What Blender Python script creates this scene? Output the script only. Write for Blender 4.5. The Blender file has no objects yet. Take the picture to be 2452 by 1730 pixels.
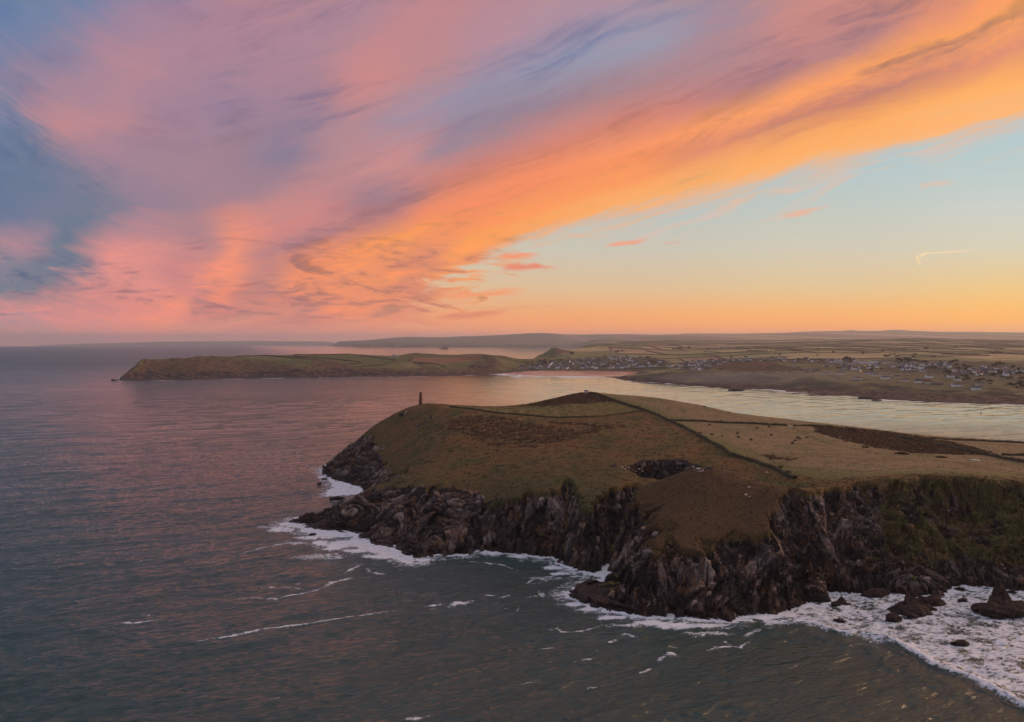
import bpy, math, random
import numpy as np
from math import radians, pi
rnd = random.Random(11)
scene = bpy.context.scene
col = scene.collection

# ------------------------------------------------------------------ camera
CH = 130.0            # height of the camera above the sea
F = 1924.0            # focal length in pixels of a 2452 px wide picture
HZ = 815.6            # row of the true horizontal
RE = 7.4e6            # earth radius with refraction
PITCH = math.atan((865 - HZ) / F)
cam_d = bpy.data.cameras.new("camera")
cam_d.sensor_width = 36.0
cam_d.lens = 36.0 * F / 2452.0
cam_d.clip_start = 1.0
cam_d.clip_end = 200000.0
cam = bpy.data.objects.new("camera", cam_d)
cam.location = (0, 0, CH)
cam.rotation_euler = (pi / 2 - PITCH, 0, 0)
col.objects.link(cam)
scene.camera = cam
scene.render.engine = 'CYCLES'
scene.view_settings.view_transform = 'Standard'
scene.view_settings.look = 'None'
scene.view_settings.exposure = 0.0
scene.view_settings.gamma = 1.0
scene.view_settings.use_curve_mapping = False
scene.cycles.max_bounces = 5
scene.cycles.volume_bounces = 0
scene.cycles.use_denoising = True

# ------------------------------------------------------------------ node helpers
def lin(c):
    r = []
    for v in c:
        v = v / 255.0
        r.append(v / 12.92 if v <= 0.04045 else ((v + 0.055) / 1.055) ** 2.4)
    return tuple(r)

class G:
    """tiny expression builder for shader nodes"""
    def __init__(s, tree): s.t = tree; s.n = tree.nodes; s.l = tree.links
    def new(s, typ, **kw):
        n = s.n.new(typ)
        for k, v in kw.items(): setattr(n, k, v)
        return n
    def put(s, sock, v):
        if isinstance(v, E): s.l.new(v.s, sock)
        elif v is not None:
            if hasattr(sock.default_value, '__len__') and not hasattr(v, '__len__'): v = (v,) * len(sock.default_value)
            if hasattr(sock.default_value, '__len__') and len(sock.default_value) == 4 and len(v) == 3: v = tuple(v) + (1,)
            sock.default_value = v
    def m(s, op, a, b=None, c=None, clamp=False):
        n = s.new('ShaderNodeMath', operation=op, use_clamp=clamp)
        s.put(n.inputs[0], a)
        if b is not None: s.put(n.inputs[1], b)
        if c is not None: s.put(n.inputs[2], c)
        return E(s, n.outputs[0])
    def ss(s, v, a, b, lo=0.0, hi=1.0, typ='SMOOTHSTEP'):
        n = s.new('ShaderNodeMapRange', interpolation_type=typ, clamp=True)
        s.put(n.inputs[0], v); s.put(n.inputs[1], a); s.put(n.inputs[2], b); s.put(n.inputs[3], lo); s.put(n.inputs[4], hi)
        return E(s, n.outputs[0])
    def xyz(s, x=0.0, y=0.0, z=0.0):
        n = s.new('ShaderNodeCombineXYZ')
        for i, v in enumerate((x, y, z)): s.put(n.inputs[i], v)
        return E(s, n.outputs[0])
    def sep(s, v):
        n = s.new('ShaderNodeSeparateXYZ'); s.put(n.inputs[0], v)
        return [E(s, o) for o in n.outputs]
    def mapping(s, v, scale=(1, 1, 1), rot=(0, 0, 0), loc=(0, 0, 0)):
        n = s.new('ShaderNodeMapping'); s.put(n.inputs[0], v)
        n.inputs['Location'].default_value = loc; n.inputs['Rotation'].default_value = rot; n.inputs['Scale'].default_value = scale
        return E(s, n.outputs[0])
    def noise(s, v, scale=1.0, detail=4, rough=0.5, dist=0.0, dim='3D', lac=2.0, out=0):
        n = s.new('ShaderNodeTexNoise', noise_dimensions=dim)
        if dim != '1D': s.put(n.inputs['Vector'], v)
        n.inputs['Scale'].default_value = scale; n.inputs['Detail'].default_value = detail
        n.inputs['Roughness'].default_value = rough; n.inputs['Distortion'].default_value = dist; n.inputs['Lacunarity'].default_value = lac
        return E(s, n.outputs[out])
    def vor(s, v, scale=1.0, feature='F1', out='Distance', rnd_=1.0):
        n = s.new('ShaderNodeTexVoronoi', feature=feature)
        s.put(n.inputs['Vector'], v); n.inputs['Scale'].default_value = scale; n.inputs['Randomness'].default_value = rnd_
        return E(s, n.outputs[out])
    def mix(s, f, a, b, blend='MIX'):
        n = s.new('ShaderNodeMix', data_type='RGBA', blend_type=blend)
        s.put(n.inputs[0], f); s.put(n.inputs[6], a); s.put(n.inputs[7], b)
        return E(s, n.outputs[2])
    def ramp(s, v, stops, mode='LINEAR'):
        n = s.new('ShaderNodeValToRGB'); s.put(n.inputs[0], v)
        r = n.color_ramp; r.interpolation = mode
        while len(r.elements) < len(stops): r.elements.new(0.5)
        for e, (p, c) in zip(r.elements, stops): e.position = p; e.color = tuple(c) + (1,)
        return E(s, n.outputs[0])
    def curve(s, v, pts):
        """piecewise linear function through a colour ramp, values 0..1"""
        lo, hi = pts[0][0], pts[-1][0]
        ymin = min(p[1] for p in pts); ymax = max(p[1] for p in pts)
        t = s.ss(v, lo, hi, typ='LINEAR')
        st = [((x - lo) / (hi - lo), ((y - ymin) / (ymax - ymin),) * 3) for x, y in pts]
        return s.sep(s.ramp(t, st))[0] * (ymax - ymin) + ymin
    def attr(s, name, out='Fac'):
        n = s.new('ShaderNodeAttribute', attribute_name=name)
        return E(s, n.outputs[out])
    def bump(s, h, strength=1.0, dist=1.0, normal=None):
        n = s.new('ShaderNodeBump'); s.put(n.inputs['Height'], h); s.put(n.inputs['Strength'], strength); n.inputs['Distance'].default_value = dist
        if normal is not None: s.put(n.inputs['Normal'], normal)
        return E(s, n.outputs[0])
class E:
    def __init__(s, g, sock): s.g = g; s.s = sock
    def __add__(s, o): return s.g.m('ADD', s, o)
    __radd__ = __add__
    def __sub__(s, o): return s.g.m('SUBTRACT', s, o)
    def __rsub__(s, o): return s.g.m('SUBTRACT', o, s)
    def __mul__(s, o): return s.g.m('MULTIPLY', s, o)
    __rmul__ = __mul__
    def __truediv__(s, o): return s.g.m('DIVIDE', s, o)
    def __neg__(s): return s.g.m('MULTIPLY', s, -1.0)
# ------------------------------------------------------------------ sky (world)
world = bpy.data.worlds.new("World")
scene.world = world
world.use_nodes = True
wt = world.node_tree
wt.nodes.clear()
g = G(wt)
tc = g.new('ShaderNodeTexCoord')
x, y, z = g.sep(E(g, tc.outputs['Generated']))
ys = g.m('MAXIMUM', g.m('ABSOLUTE', y), 0.22)
U = x / ys
V = g.m('MAXIMUM', z, 0.0) / ys
def UP(px): return (px - 1226) / F
def VP(py): return (HZ - py) / F
# streamlines of the cloud streets: they run together at a point low on the left
psi = (V - g.curve(U, [(UP(-200), 0.20), (UP(100), 0.07), (UP(300), 0.015), (UP(450), 0.0), (UP(600), .012), (UP(800), .038), (UP(980), .065), (UP(1250), .113), (UP(1600), .167), (UP(1900), .218), (UP(2200), .27), (UP(2452), .318), (UP(2952), .42)])) / g.curve(U, [(UP(400), 0.85), (UP(1300), 0.9), (UP(2452), 1.25)])
wob = g.noise(g.xyz(U * 1.0, V * 1.6), scale=3.2, detail=3)
streakA = g.noise(g.xyz(psi * 9.0 + wob * 1.1, U * 1.5, 3.1), scale=1.0, detail=5, rough=0.5, dist=0.5)
streakB = g.noise(g.xyz(psi * 26.0 + wob * 2.6, U * 2.4, 7.7), scale=1.0, detail=5, rough=0.5, dist=0.6)
streakC = g.noise(g.xyz(psi * 56.0 + wob * 4.5, U * 5.5, 1.7), scale=1.0, detail=5, rough=0.58, dist=0.9)
fine = g.noise(g.xyz(psi * 95.0 + wob * 9.0, U * 26.0, 4.4), scale=1.0, detail=5, rough=0.65, dist=1.0)
# cloudlets low over the horizon, drawn out sideways
low = g.noise(g.xyz(U * 9.0, V * 46.0 + U * 3.0, 2.0), scale=1.0, detail=6, rough=0.6, dist=1.1)
low2 = g.noise(g.xyz(U * 22.0, V * 90.0 - U * 4.0, 5.0), scale=1.0, detail=5, rough=0.6, dist=1.2)
lowm = g.ss(V, 0.06, 0.20, 1.0, 0.0)
left = g.ss(U, -0.42, -0.10, 1.0, 0.0)
soft = g.noise(g.xyz(U * 5.0, V * 9.0 + 3.0, 9.0), scale=1.0, detail=5, rough=0.55, dist=0.7)
sA = g.m('MULTIPLY_ADD', streakA - 0.5, 1.0 - left * 0.45, (soft - 0.5) * left * 0.8)
hiV = g.ss(V, 0.03, 0.20, 0.25, 1.0)
Uw = U + (streakA - 0.5) * 0.16 * hiV + (streakB - 0.5) * 0.07 * (1.0 - left) * hiV + (wob - 0.5) * 0.34 * left + (streakC - 0.5) * 0.05 + (fine - 0.5) * 0.03 + (low - 0.5) * lowm * 0.10
Vw = V + (streakB - 0.5) * 0.035 + (streakC - 0.5) * 0.018 + (low - 0.5) * lowm * 0.05 + (soft - 0.5) * left * 0.05
ULO, UHI = UP(-500), UP(2952)
def rowramp(stops, u):
    t = g.ss(u, ULO, UHI, typ='LINEAR')
    return g.ramp(t, [((UP(p) - ULO) / (UHI - ULO), lin(c)) for p, c in stops], 'EASE')
def table(rows, u, v, VP=VP):
    out = None; pv = None
    for py, stops in rows:
        c = rowramp(stops, u)
        out = c if out is None else g.mix(g.ss(v, pv, VP(py), typ='LINEAR'), out, c)
        pv = VP(py)
    return out
CLOUD = [   # rows follow the cloud streets: first number is the height above the lower edge of the sheet
 (0.0,  [(0,(160,148,166)),(200,(186,152,160)),(500,(212,150,146)),(800,(224,150,136)),(1050,(240,155,118)),(1280,(255,172,105)),(1700,(255,180,112)),(2100,(246,188,140)),(2452,(236,186,150))]),
 (0.030,[(-100,(190,150,160)),(0,(214,155,156)),(200,(236,155,146)),(400,(240,155,136)),(560,(222,146,136)),(700,(214,144,132)),(850,(238,152,118)),(1000,(226,148,120)),(1150,(255,168,98)),(1400,(255,167,96)),(2000,(255,170,90)),(2452,(255,182,105))]),
 (0.065,[(-100,(112,134,152)),(0,(114,134,150)),(150,(128,134,150)),(280,(226,150,142)),(450,(244,156,132)),(520,(190,137,138)),(600,(240,150,124)),(655,(205,142,134)),(760,(250,156,112)),(950,(255,165,98)),(1150,(246,150,108)),(1500,(252,156,102)),(1700,(226,148,118)),(1900,(204,138,120)),(2150,(198,138,124)),(2452,(222,152,124))]),
 (0.090,[(-100,(130,137,155)),(0,(150,140,155)),(180,(122,132,152)),(310,(234,156,146)),(450,(215,145,142)),(600,(244,156,128)),(720,(188,138,142)),(900,(205,140,132)),(1050,(244,150,112)),(1250,(248,152,110)),(1500,(252,160,110)),(1800,(255,170,112)),(2452,(255,172,106))]),
 (0.122,[(-100,(150,140,158)),(60,(186,146,156)),(190,(118,131,150)),(330,(230,154,148)),(500,(190,143,146)),(620,(238,154,132)),(750,(215,145,140)),(900,(170,135,146)),(1050,(215,143,130)),(1200,(212,141,130)),(1500,(222,144,126)),(1800,(192,140,142)),(2030,(190,140,140)),(2220,(226,152,126)),(2452,(255,168,108))]),
 (0.165,[(-100,(110,128,158)),(90,(126,132,156)),(200,(112,130,152)),(400,(158,138,155)),(600,(176,140,150)),(780,(192,146,150)),(950,(206,150,150)),(1100,(160,142,158)),(1250,(158,140,156)),(1450,(172,140,148)),(1700,(182,144,150)),(1900,(206,146,140)),(2150,(214,148,130)),(2350,(255,165,110))]),
 (0.215,[(-100,(104,126,156)),(60,(112,130,156)),(300,(168,140,156)),(500,(170,140,152)),(650,(146,133,156)),(850,(184,146,154)),(1000,(168,150,168)),(1150,(158,152,174)),(1350,(156,158,180)),(1550,(160,160,180)),(1750,(170,146,160)),(1950,(200,146,142)),(2250,(255,166,110))]),
 (0.27, [(-100,(112,134,168)),(20,(124,140,168)),(200,(196,146,152)),(450,(164,139,160)),(700,(172,140,156)),(880,(208,146,144)),(1050,(194,146,150)),(1200,(184,148,162)),(1400,(178,152,168)),(1700,(180,146,154)),(1950,(228,152,126)),(2200,(255,170,108))]),
 (0.35, [(-100,(108,134,170)),(0,(114,138,172)),(150,(148,140,166)),(350,(182,143,157)),(600,(180,142,157)),(800,(180,144,158)),(1000,(196,144,150)),(1300,(190,146,154)),(1600,(176,144,154)),(1900,(235,156,122)),(2200,(255,172,108))]),
 (0.42, [(-400,(86,116,160)),(-50,(100,128,168)),(60,(118,138,172)),(350,(160,140,165)),(700,(188,142,152)),(1200,(170,144,158)),(1600,(180,144,148)),(1950,(246,160,118)),(2500,(255,172,108))]),
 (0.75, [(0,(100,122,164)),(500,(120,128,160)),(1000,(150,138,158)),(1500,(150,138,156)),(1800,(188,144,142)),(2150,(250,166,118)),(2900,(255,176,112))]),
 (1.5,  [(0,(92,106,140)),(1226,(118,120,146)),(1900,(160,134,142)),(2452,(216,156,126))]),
]
CLEAR = [
 (817, [(1000,(240,160,120)),(1400,(246,166,112)),(2000,(251,172,104)),(2452,(248,176,106))]),
 (800, [(1000,(240,160,120)),(1400,(246,166,112)),(2000,(252,172,100)),(2452,(254,182,94))]),
 (760, [(1000,(240,165,115)),(1300,(242,170,112)),(1900,(248,182,106)),(2452,(255,192,96))]),
 (690, [(1200,(228,194,154)),(1500,(228,196,154)),(2000,(234,202,152)),(2452,(246,206,136))]),
 (600, [(1200,(206,200,182)),(1500,(206,200,182)),(2000,(214,206,184)),(2452,(222,212,184))]),
 (500, [(1600,(188,198,196)),(2000,(196,204,196)),(2452,(206,212,204))]),
 (400, [(1800,(176,198,204)),(2452,(188,206,204))]),
 (250, [(1800,(166,194,206)),(2452,(176,200,208))]),
]
ecurve = g.curve(U, [(UP(300), 0.0), (UP(500), .005), (UP(700), .025), (UP(980), .065), (UP(1110), .088), (UP(1250), .113), (UP(1400), .131), (UP(1600), .157), (UP(1750), .18), (UP(1900), .203), (UP(2050), .224), (UP(2200), .245), (UP(2452), .276), (UP(2952), .34)])
Q = (V - ecurve * g.ss(V, 0.02, 0.12)) / g.curve(U, [(UP(1000), 1.0), (UP(1800), 1.03), (UP(2100), 1.2), (UP(2452), 1.5)])
Qw = g.m('MAXIMUM', Q + (streakB - 0.5) * 0.045 + (streakC - 0.5) * 0.02 + (low - 0.5) * lowm * 0.05 + (soft - 0.5) * left * 0.10 + (fine - 0.5) * 0.022, 0.0)
cloud = table(CLOUD, Uw, Qw, lambda q: q)
clear = table(CLEAR, U, V)
# brightness and tint variation inside the cloud sheet
near_h = g.ss(V, 0.004, 0.04)
det = ((streakB - 0.5) * 0.36 + (streakC - 0.5) * 0.20) * (1.0 - left * 0.7) + sA * 0.42 + (soft - 0.5) * 0.15
det = det * (1.0 - lowm * 0.6) + ((low - 0.5) * 0.85 + (low2 - 0.5) * 0.45) * lowm
det = (det + (fine - 0.5) * 0.16) * near_h
gm = g.new('ShaderNodeGamma'); g.put(gm.inputs[0], cloud); gm.inputs[1].default_value = 1.10; cloud = E(g, gm.outputs[0])
det = det * 1.15
shade = g.mix(1.0, cloud, (0.56, 0.66, 0.84), 'MULTIPLY')
bright = g.mix(1.0, cloud, (1.20, 1.06, 0.95), 'MULTIPLY')
cloud = g.mix(g.ss(det, 0.0, -0.22), cloud, shade)
cloud = g.mix(g.ss(det, 0.0, 0.24), cloud, bright)
# lower right edge of the cloud sheet
Ue = U + (low - 0.5) * 0.50 * g.ss(V, 0.13, 0.07) + (low2 - 0.5) * 0.16 * g.ss(V, 0.14, 0.08)
edge = g.curve(Ue, [(UP(600), VP(840)), (UP(960), VP(815)), (UP(1080), VP(735)), (UP(1140), VP(665)), (UP(1250), VP(598)), (UP(1400), VP(563)), (UP(1600), VP(513)), (UP(1750), VP(470)), (UP(1900), VP(425)), (UP(2050), VP(385)), (UP(2200), VP(345)), (UP(2452), VP(285)), (UP(2952), VP(150))])
D = V - edge + (streakB - 0.5) * 0.07 + (streakC - 0.5) * 0.05 + (low - 0.5) * 0.05 * lowm
cov = g.ss(D, g.ss(V, .11, .04, -0.012, -0.035), g.ss(V, .11, .04, 0.022, 0.05))
rim = g.ss(D, -0.01, 0.014) * g.ss(D, 0.075, 0.02) * g.ss(U, -0.05, 0.15)
cloud = g.mix(rim * 0.55, cloud, lin((255, 186, 118)))
skycol = g.mix(cov, clear, cloud)
# wispy fringe under the edge
wis = g.ss(streakC, 0.52, 0.70) * g.ss(D, -0.06, -0.01) * g.ss(D, 0.02, -0.01) * g.ss(U, 0.0, 0.3)
skycol = g.mix(wis * 0.5, skycol, lin((238, 190, 165)))
def wisp(c, px0, py0, px1, py1, w, rgb, a, ragged=0.5):
    """a soft streak of cloud between two directions"""
    u0, v0, u1, v1 = UP(px0), VP(py0), UP(px1), VP(py1)
    L = math.hypot(u1 - u0, v1 - v0); ex, ey = (u1 - u0) / L, (v1 - v0) / L
    t = ((U - u0) * ex + (V - v0) * ey) / L
    d = (U - u0) * (-ey) + (V - v0) * ex + (low2 - 0.5) * (w / F) * ragged * 2.0
    m = g.ss(g.m('ABSOLUTE', d), w / F, 0.0) * g.ss(t, -0.02, 0.2) * g.ss(t, 1.0, 0.6)
    return g.mix(m * a, c, lin(rgb))
skycol = wisp(skycol, 2182, 611, 2348, 599, 3.2, (252, 220, 180), 0.85, 0.2)
skycol = wisp(skycol, 2222, 604, 2188, 622, 3.6, (255, 226, 176), 0.9, 0.4)
skycol = wisp(skycol, 2190, 613, 2203, 640, 4.0, (255, 222, 170), 0.95, 0.8)
skycol = wisp(skycol, 2208, 669, 2262, 658, 4.0, (250, 214, 160), 0.5)
skycol = wisp(skycol, 1445, 590, 1560, 576, 9.0, (248, 160, 130), 0.9, 1.2)
skycol = wisp(skycol, 1580, 583, 1640, 582, 5.0, (230, 170, 150), 0.4)
skycol = wisp(skycol, 1195, 642, 1345, 640, 13.0, (236, 142, 112), 1.0, 1.5)
skycol = wisp(skycol, 1190, 620, 1300, 608, 12.0, (250, 155, 115), 1.0, 1.5)
skycol = wisp(skycol, 1855, 522, 2000, 496, 9.0, (240, 180, 150), 0.7, 1.5)
skycol = wisp(skycol, 2190, 447, 2290, 438, 9.0, (238, 188, 160), 0.5, 1.5)
skycol = wisp(skycol, 1060, 712, 1280, 694, 14.0, (250, 158, 108), 0.9, 1.2)
skycol = wisp(skycol, 1040, 765, 1240, 742, 12.0, (222, 140, 106), 0.9, 1.4)
skycol = wisp(skycol, 1100, 738, 1400, 735, 5.0, (224, 170, 120), 0.5, 1.0)
skycol = g.mix(g.ss(V, 0.075, 0.0), skycol, g.mix(1.0, skycol, g.mix(g.ss(U, -.2, .1), (1.22, 1.08, 1.0), (1.30, 1.08, 0.85)), 'MULTIPLY'))
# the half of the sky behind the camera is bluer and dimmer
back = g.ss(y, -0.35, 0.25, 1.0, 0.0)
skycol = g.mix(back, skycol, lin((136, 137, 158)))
# unseen sky overhead, made brighter to add soft light on the land
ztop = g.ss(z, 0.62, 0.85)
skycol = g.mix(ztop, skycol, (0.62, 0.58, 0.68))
# clear air of a low sun behind everything
ns = g.new('ShaderNodeTexSky', sky_type='NISHITA'); ns.sun_disc = False
ns.sun_elevation = radians(1.5); ns.sun_rotation = radians(62.0)
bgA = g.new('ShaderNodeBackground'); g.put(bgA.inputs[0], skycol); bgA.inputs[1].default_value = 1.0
bgB = g.new('ShaderNodeBackground'); wt.links.new(ns.outputs[0], bgB.inputs[0]); bgB.inputs[1].default_value = 0.0
add = g.new('ShaderNodeAddShader')
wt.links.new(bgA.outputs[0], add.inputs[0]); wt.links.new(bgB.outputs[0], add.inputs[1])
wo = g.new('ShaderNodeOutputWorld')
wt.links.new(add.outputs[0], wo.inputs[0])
sun_d = bpy.data.lights.new("sun", 'SUN'); sun_d.energy = 2.7; sun_d.angle = radians(28); sun_d.color = (1.0, 0.62, 0.36)
sun = bpy.data.objects.new("sun", sun_d); col.objects.link(sun)
sun.rotation_euler = (radians(90 - 11), 0, radians(180 - 74))
# ------------------------------------------------------------------ numpy noise and geometry helpers
_perm = np.random.RandomState(5).permutation(4096).astype(np.int64)
_perm = np.concatenate([_perm, _perm])
_ga = np.random.RandomState(6).rand(4096) * 2 * pi
_g2 = np.stack([np.cos(_ga), np.sin(_ga)], 1)
_g3 = np.random.RandomState(7).randn(4096, 3); _g3 /= np.linalg.norm(_g3, axis=1)[:, None]
def n2(x, y):
    xi = np.floor(x).astype(np.int64); yi = np.floor(y).astype(np.int64)
    xf = x - xi; yf = y - yi
    u = xf * xf * xf * (xf * (xf * 6 - 15) + 10); v = yf * yf * yf * (yf * (yf * 6 - 15) + 10)
    def gr(ix, iy, fx, fy):
        h = _perm[(_perm[ix & 4095] + iy) & 4095]
        return _g2[h, 0] * fx + _g2[h, 1] * fy
    a = gr(xi, yi, xf, yf); b = gr(xi + 1, yi, xf - 1, yf); c = gr(xi, yi + 1, xf, yf - 1); d = gr(xi + 1, yi + 1, xf - 1, yf - 1)
    return ((a + (b - a) * u) * (1 - v) + (c + (d - c) * u) * v) * 1.45
def n3(x, y, z):
    xi = np.floor(x).astype(np.int64); yi = np.floor(y).astype(np.int64); zi = np.floor(z).astype(np.int64)
    xf = x - xi; yf = y - yi; zf = z - zi
    f = lambda t: t * t * t * (t * (t * 6 - 15) + 10)
    u, v, w = f(xf), f(yf), f(zf)
    def gr(dx, dy, dz):
        h = _perm[(_perm[(_perm[(xi + dx) & 4095] + yi + dy) & 4095] + zi + dz) & 4095]
        return _g3[h, 0] * (xf - dx) + _g3[h, 1] * (yf - dy) + _g3[h, 2] * (zf - dz)
    def L(a, b, t): return a + (b - a) * t
    return 1.3 * L(L(L(gr(0,0,0), gr(1,0,0), u), L(gr(0,1,0), gr(1,1,0), u), v), L(L(gr(0,0,1), gr(1,0,1), u), L(gr(0,1,1), gr(1,1,1), u), v), w)
def fbm2(x, y, o=4, gain=0.5, lac=2.03):
    s = 0; a = 1.0; t = 0
    for i in range(o):
        s = s + a * n2(x + 17.3 * i, y - 9.1 * i); t += a; a *= gain; x = x * lac; y = y * lac
    return s / t
def ridge2(x, y, o=4, gain=0.5, lac=2.07):
    s = 0; a = 1.0; t = 0
    for i in range(o):
        s = s + a * (1 - 2 * np.abs(n2(x + 31.7 * i, y + 5.3 * i))); t += a; a *= gain; x = x * lac; y = y * lac
    return s / t
def fbm3(x, y, z, o=3, gain=0.5):
    s = 0; a = 1.0; t = 0
    for i in range(o):
        s = s + a * n3(x + 7.3 * i, y, z - 3.1 * i); t += a; a *= gain; x = x * 2.03; y = y * 2.03; z = z * 2.03
    return s / t
def facets(x, y, z, seed=0, g_=0.6):
    """blocky noise: each cell of a 3-D Voronoi diagram is a tilted plane; returns height, cell value, gap to the next cell"""
    best = np.full(x.shape, 9e9); b2 = np.full(x.shape, 9e9); h = np.zeros(x.shape); cv = np.zeros(x.shape)
    xi = np.floor(x).astype(np.int64); yi = np.floor(y).astype(np.int64); zi = np.floor(z).astype(np.int64)
    rs = np.random.RandomState(900 + seed); R = rs.rand(4096, 7)
    for dx in (-1, 0, 1):
        for dy in (-1, 0, 1):
            for dz in (-1, 0, 1):
                k = _perm[(_perm[(_perm[(xi + dx) & 4095] + yi + dy) & 4095] + zi + dz) & 4095]
                r = R[k]; ex = x - (xi + dx + r[..., 0]); ey = y - (yi + dy + r[..., 1]); ez = z - (zi + dz + r[..., 2])
                d = ex * ex + ey * ey + ez * ez; m = d < best
                b2 = np.where(m, best, np.minimum(b2, d)); best = np.where(m, d, best)
                h = np.where(m, (r[..., 3] - .5) + g_ * ((r[..., 4] - .5) * ex + (r[..., 5] - .5) * ey + (r[..., 6] - .5) * ez) * 2, h); cv = np.where(m, r[..., 3], cv)
    return h, cv, np.sqrt(b2) - np.sqrt(best)
def sst(v, a, b):
    t = np.clip((v - a) / (b - a), 0, 1); return t * t * (3 - 2 * t)
def smin(a, b, k):
    h = np.clip(0.5 + 0.5 * (b - a) / k, 0, 1); return b + (a - b) * h - k * h * (1 - h)
def drop(x, y): return -(x * x + y * y) / (2 * RE)
def ray(px, py):
    """ratios dx/dy and dz/dy of the view ray through a picture point"""
    a = (px - 1226) / F; b = (865 - py) / F
    c, s_ = math.cos(PITCH), math.sin(PITCH)
    fy = c + b * s_; fz = b * c - s_
    return a / fy, fz / fy
def at(px, py, Y):
    u, w = ray(px, py); return (u * Y, Y, CH + w * Y)
def sea_at(px, py):
    """the point of the sea surface seen at a picture point"""
    u, w = ray(px, py)
    Y = CH / max(-w, 1e-4)
    for _ in range(30): Y = (CH + drop(u * Y, Y)) / -w if w < -0.0062 else Y
    for _ in range(0): pass
    return (u * Y, Y)
def poly_sd(X, Y, P):
    """signed distance to polygon P (positive inside) and the nearest edge's index and parameter"""
    sh = X.shape; x = X.ravel(); y = Y.ravel()
    best = np.full(x.size, 1e18); bi = np.zeros(x.size, np.int32); bt = np.zeros(x.size)
    ins = np.zeros(x.size, bool); n = len(P)
    for i in range(n):
        ax, ay = P[i]; bx, by = P[(i + 1) % n]
        dx, dy = bx - ax, by - ay
        t = np.clip(((x - ax) * dx + (y - ay) * dy) / (dx * dx + dy * dy + 1e-12), 0, 1)
        d = (x - ax - t * dx) ** 2 + (y - ay - t * dy) ** 2
        m = d < best; best[m] = d[m]; bi[m] = i; bt[m] = t[m]
        c = ((ay > y) != (by > y)) & (x < (bx - ax) * (y - ay) / (by - ay + 1e-30) + ax)
        ins ^= c
    d = np.sqrt(best)
    return np.where(ins, d, -d).reshape(sh), bi.reshape(sh), bt.reshape(sh)
def line_d(X, Y, L):
    """distance to an open polyline and parameter along it (index + fraction)"""
    best = np.full(X.shape, 1e18); par = np.zeros(X.shape)
    for i in range(len(L) - 1):
        ax, ay = L[i][:2]; bx, by = L[i + 1][:2]
        dx, dy = bx - ax, by - ay
        t = np.clip(((X - ax) * dx + (Y - ay) * dy) / (dx * dx + dy * dy + 1e-12), 0, 1)
        d = (X - ax - t * dx) ** 2 + (Y - ay - t * dy) ** 2
        m = d < best; best = np.where(m, d, best); par = np.where(m, i + t, par)
    return np.sqrt(best), par
class TPS:
    def __init__(s, pts, val, smooth=0.0):
        s.p = np.array(pts, float); n = len(s.p)
        r = np.linalg.norm(s.p[:, None] - s.p[None], axis=2)
        K = s.k(r) + smooth * np.eye(n)
        A = np.zeros((n + 3, n + 3)); A[:n, :n] = K; A[:n, n] = 1; A[:n, n + 1:] = s.p; A[n, :n] = 1; A[n + 1:, :n] = s.p.T
        s.w = np.linalg.solve(A, np.concatenate([np.array(val, float), [0, 0, 0]]))
    def k(s, r):
        return r * r * np.log(r + 1e-9)
    def __call__(s, X, Y):
        out = s.w[-3] + s.w[-2] * X + s.w[-1] * Y
        for i in range(len(s.p)):
            r2 = (X - s.p[i, 0]) ** 2 + (Y - s.p[i, 1]) ** 2
            out = out + s.w[i] * 0.5 * r2 * np.log(r2 + 1e-12)
        return out
def mesh_from(name, verts, faces, mat=None, smooth=True, attrs=None, parent=None, fmat=None):
    me = bpy.data.meshes.new(name)
    verts = np.asarray(verts, np.float32).reshape(-1, 3)
    if isinstance(faces, np.ndarray):
        k = faces.shape[1]; flat = faces.astype(np.int32).ravel(); starts = np.arange(0, flat.size, k, dtype=np.int32)
        tot = np.full(len(starts), k, np.int32)
    else:
        tot = np.array([len(f) for f in faces], np.int32); flat = np.array([i for f in faces for i in f], np.int32)
        starts = np.concatenate([[0], np.cumsum(tot)[:-1]]).astype(np.int32)
    me.vertices.add(len(verts)); me.vertices.foreach_set('co', verts.ravel())
    me.loops.add(len(flat)); me.loops.foreach_set('vertex_index', flat)
    me.polygons.add(len(starts)); me.polygons.foreach_set('loop_start', starts)
    me.polygons.foreach_set('loop_total', tot)
    me.polygons.foreach_set('use_smooth', np.full(len(starts), smooth) if isinstance(smooth, bool) else smooth)
    if fmat is not None: me.polygons.foreach_set('material_index', np.array(fmat, np.int32))
    for k2, v in (attrs or {}).items():
        if v.ndim == 2:
            a = me.attributes.new(k2, 'FLOAT_COLOR', 'POINT'); c4 = np.ones((len(verts), 4), np.float32); c4[:, :3] = v; a.data.foreach_set('color', c4.ravel())
        else:
            a = me.attributes.new(k2, 'FLOAT', 'POINT'); a.data.foreach_set('value', v.astype(np.float32).ravel())
    me.update(calc_edges=True)
    for m in (mat if isinstance(mat, (list, tuple)) else [mat]):
        if m is not None: me.materials.append(m)
    o = bpy.data.objects.new(name, me); col.objects.link(o)
    if parent is not None: o.parent = parent
    return o
def grid_faces(nr, nc, keep=None):
    i = np.arange(nr * nc).reshape(nr, nc)
    q = np.stack([i[:-1, :-1], i[:-1, 1:], i[1:, 1:], i[1:, :-1]], -1).reshape(-1, 4)
    if keep is not None:
        k = keep.ravel(); q = q[k[q].any(1)]
    return q
def compact(verts, q, attrs):
    used = np.zeros(len(verts), bool); used[q.ravel()] = True
    idx = np.cumsum(used) - 1
    return verts[used], idx[q], {k: v[used] for k, v in attrs.items()}
def tag(o, label=None, cat=None, group=None, kind=None):
    if label: o['label'] = label
    if cat: o['category'] = cat
    if group: o['group'] = group
    if kind: o['kind'] = kind
    return o
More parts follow.
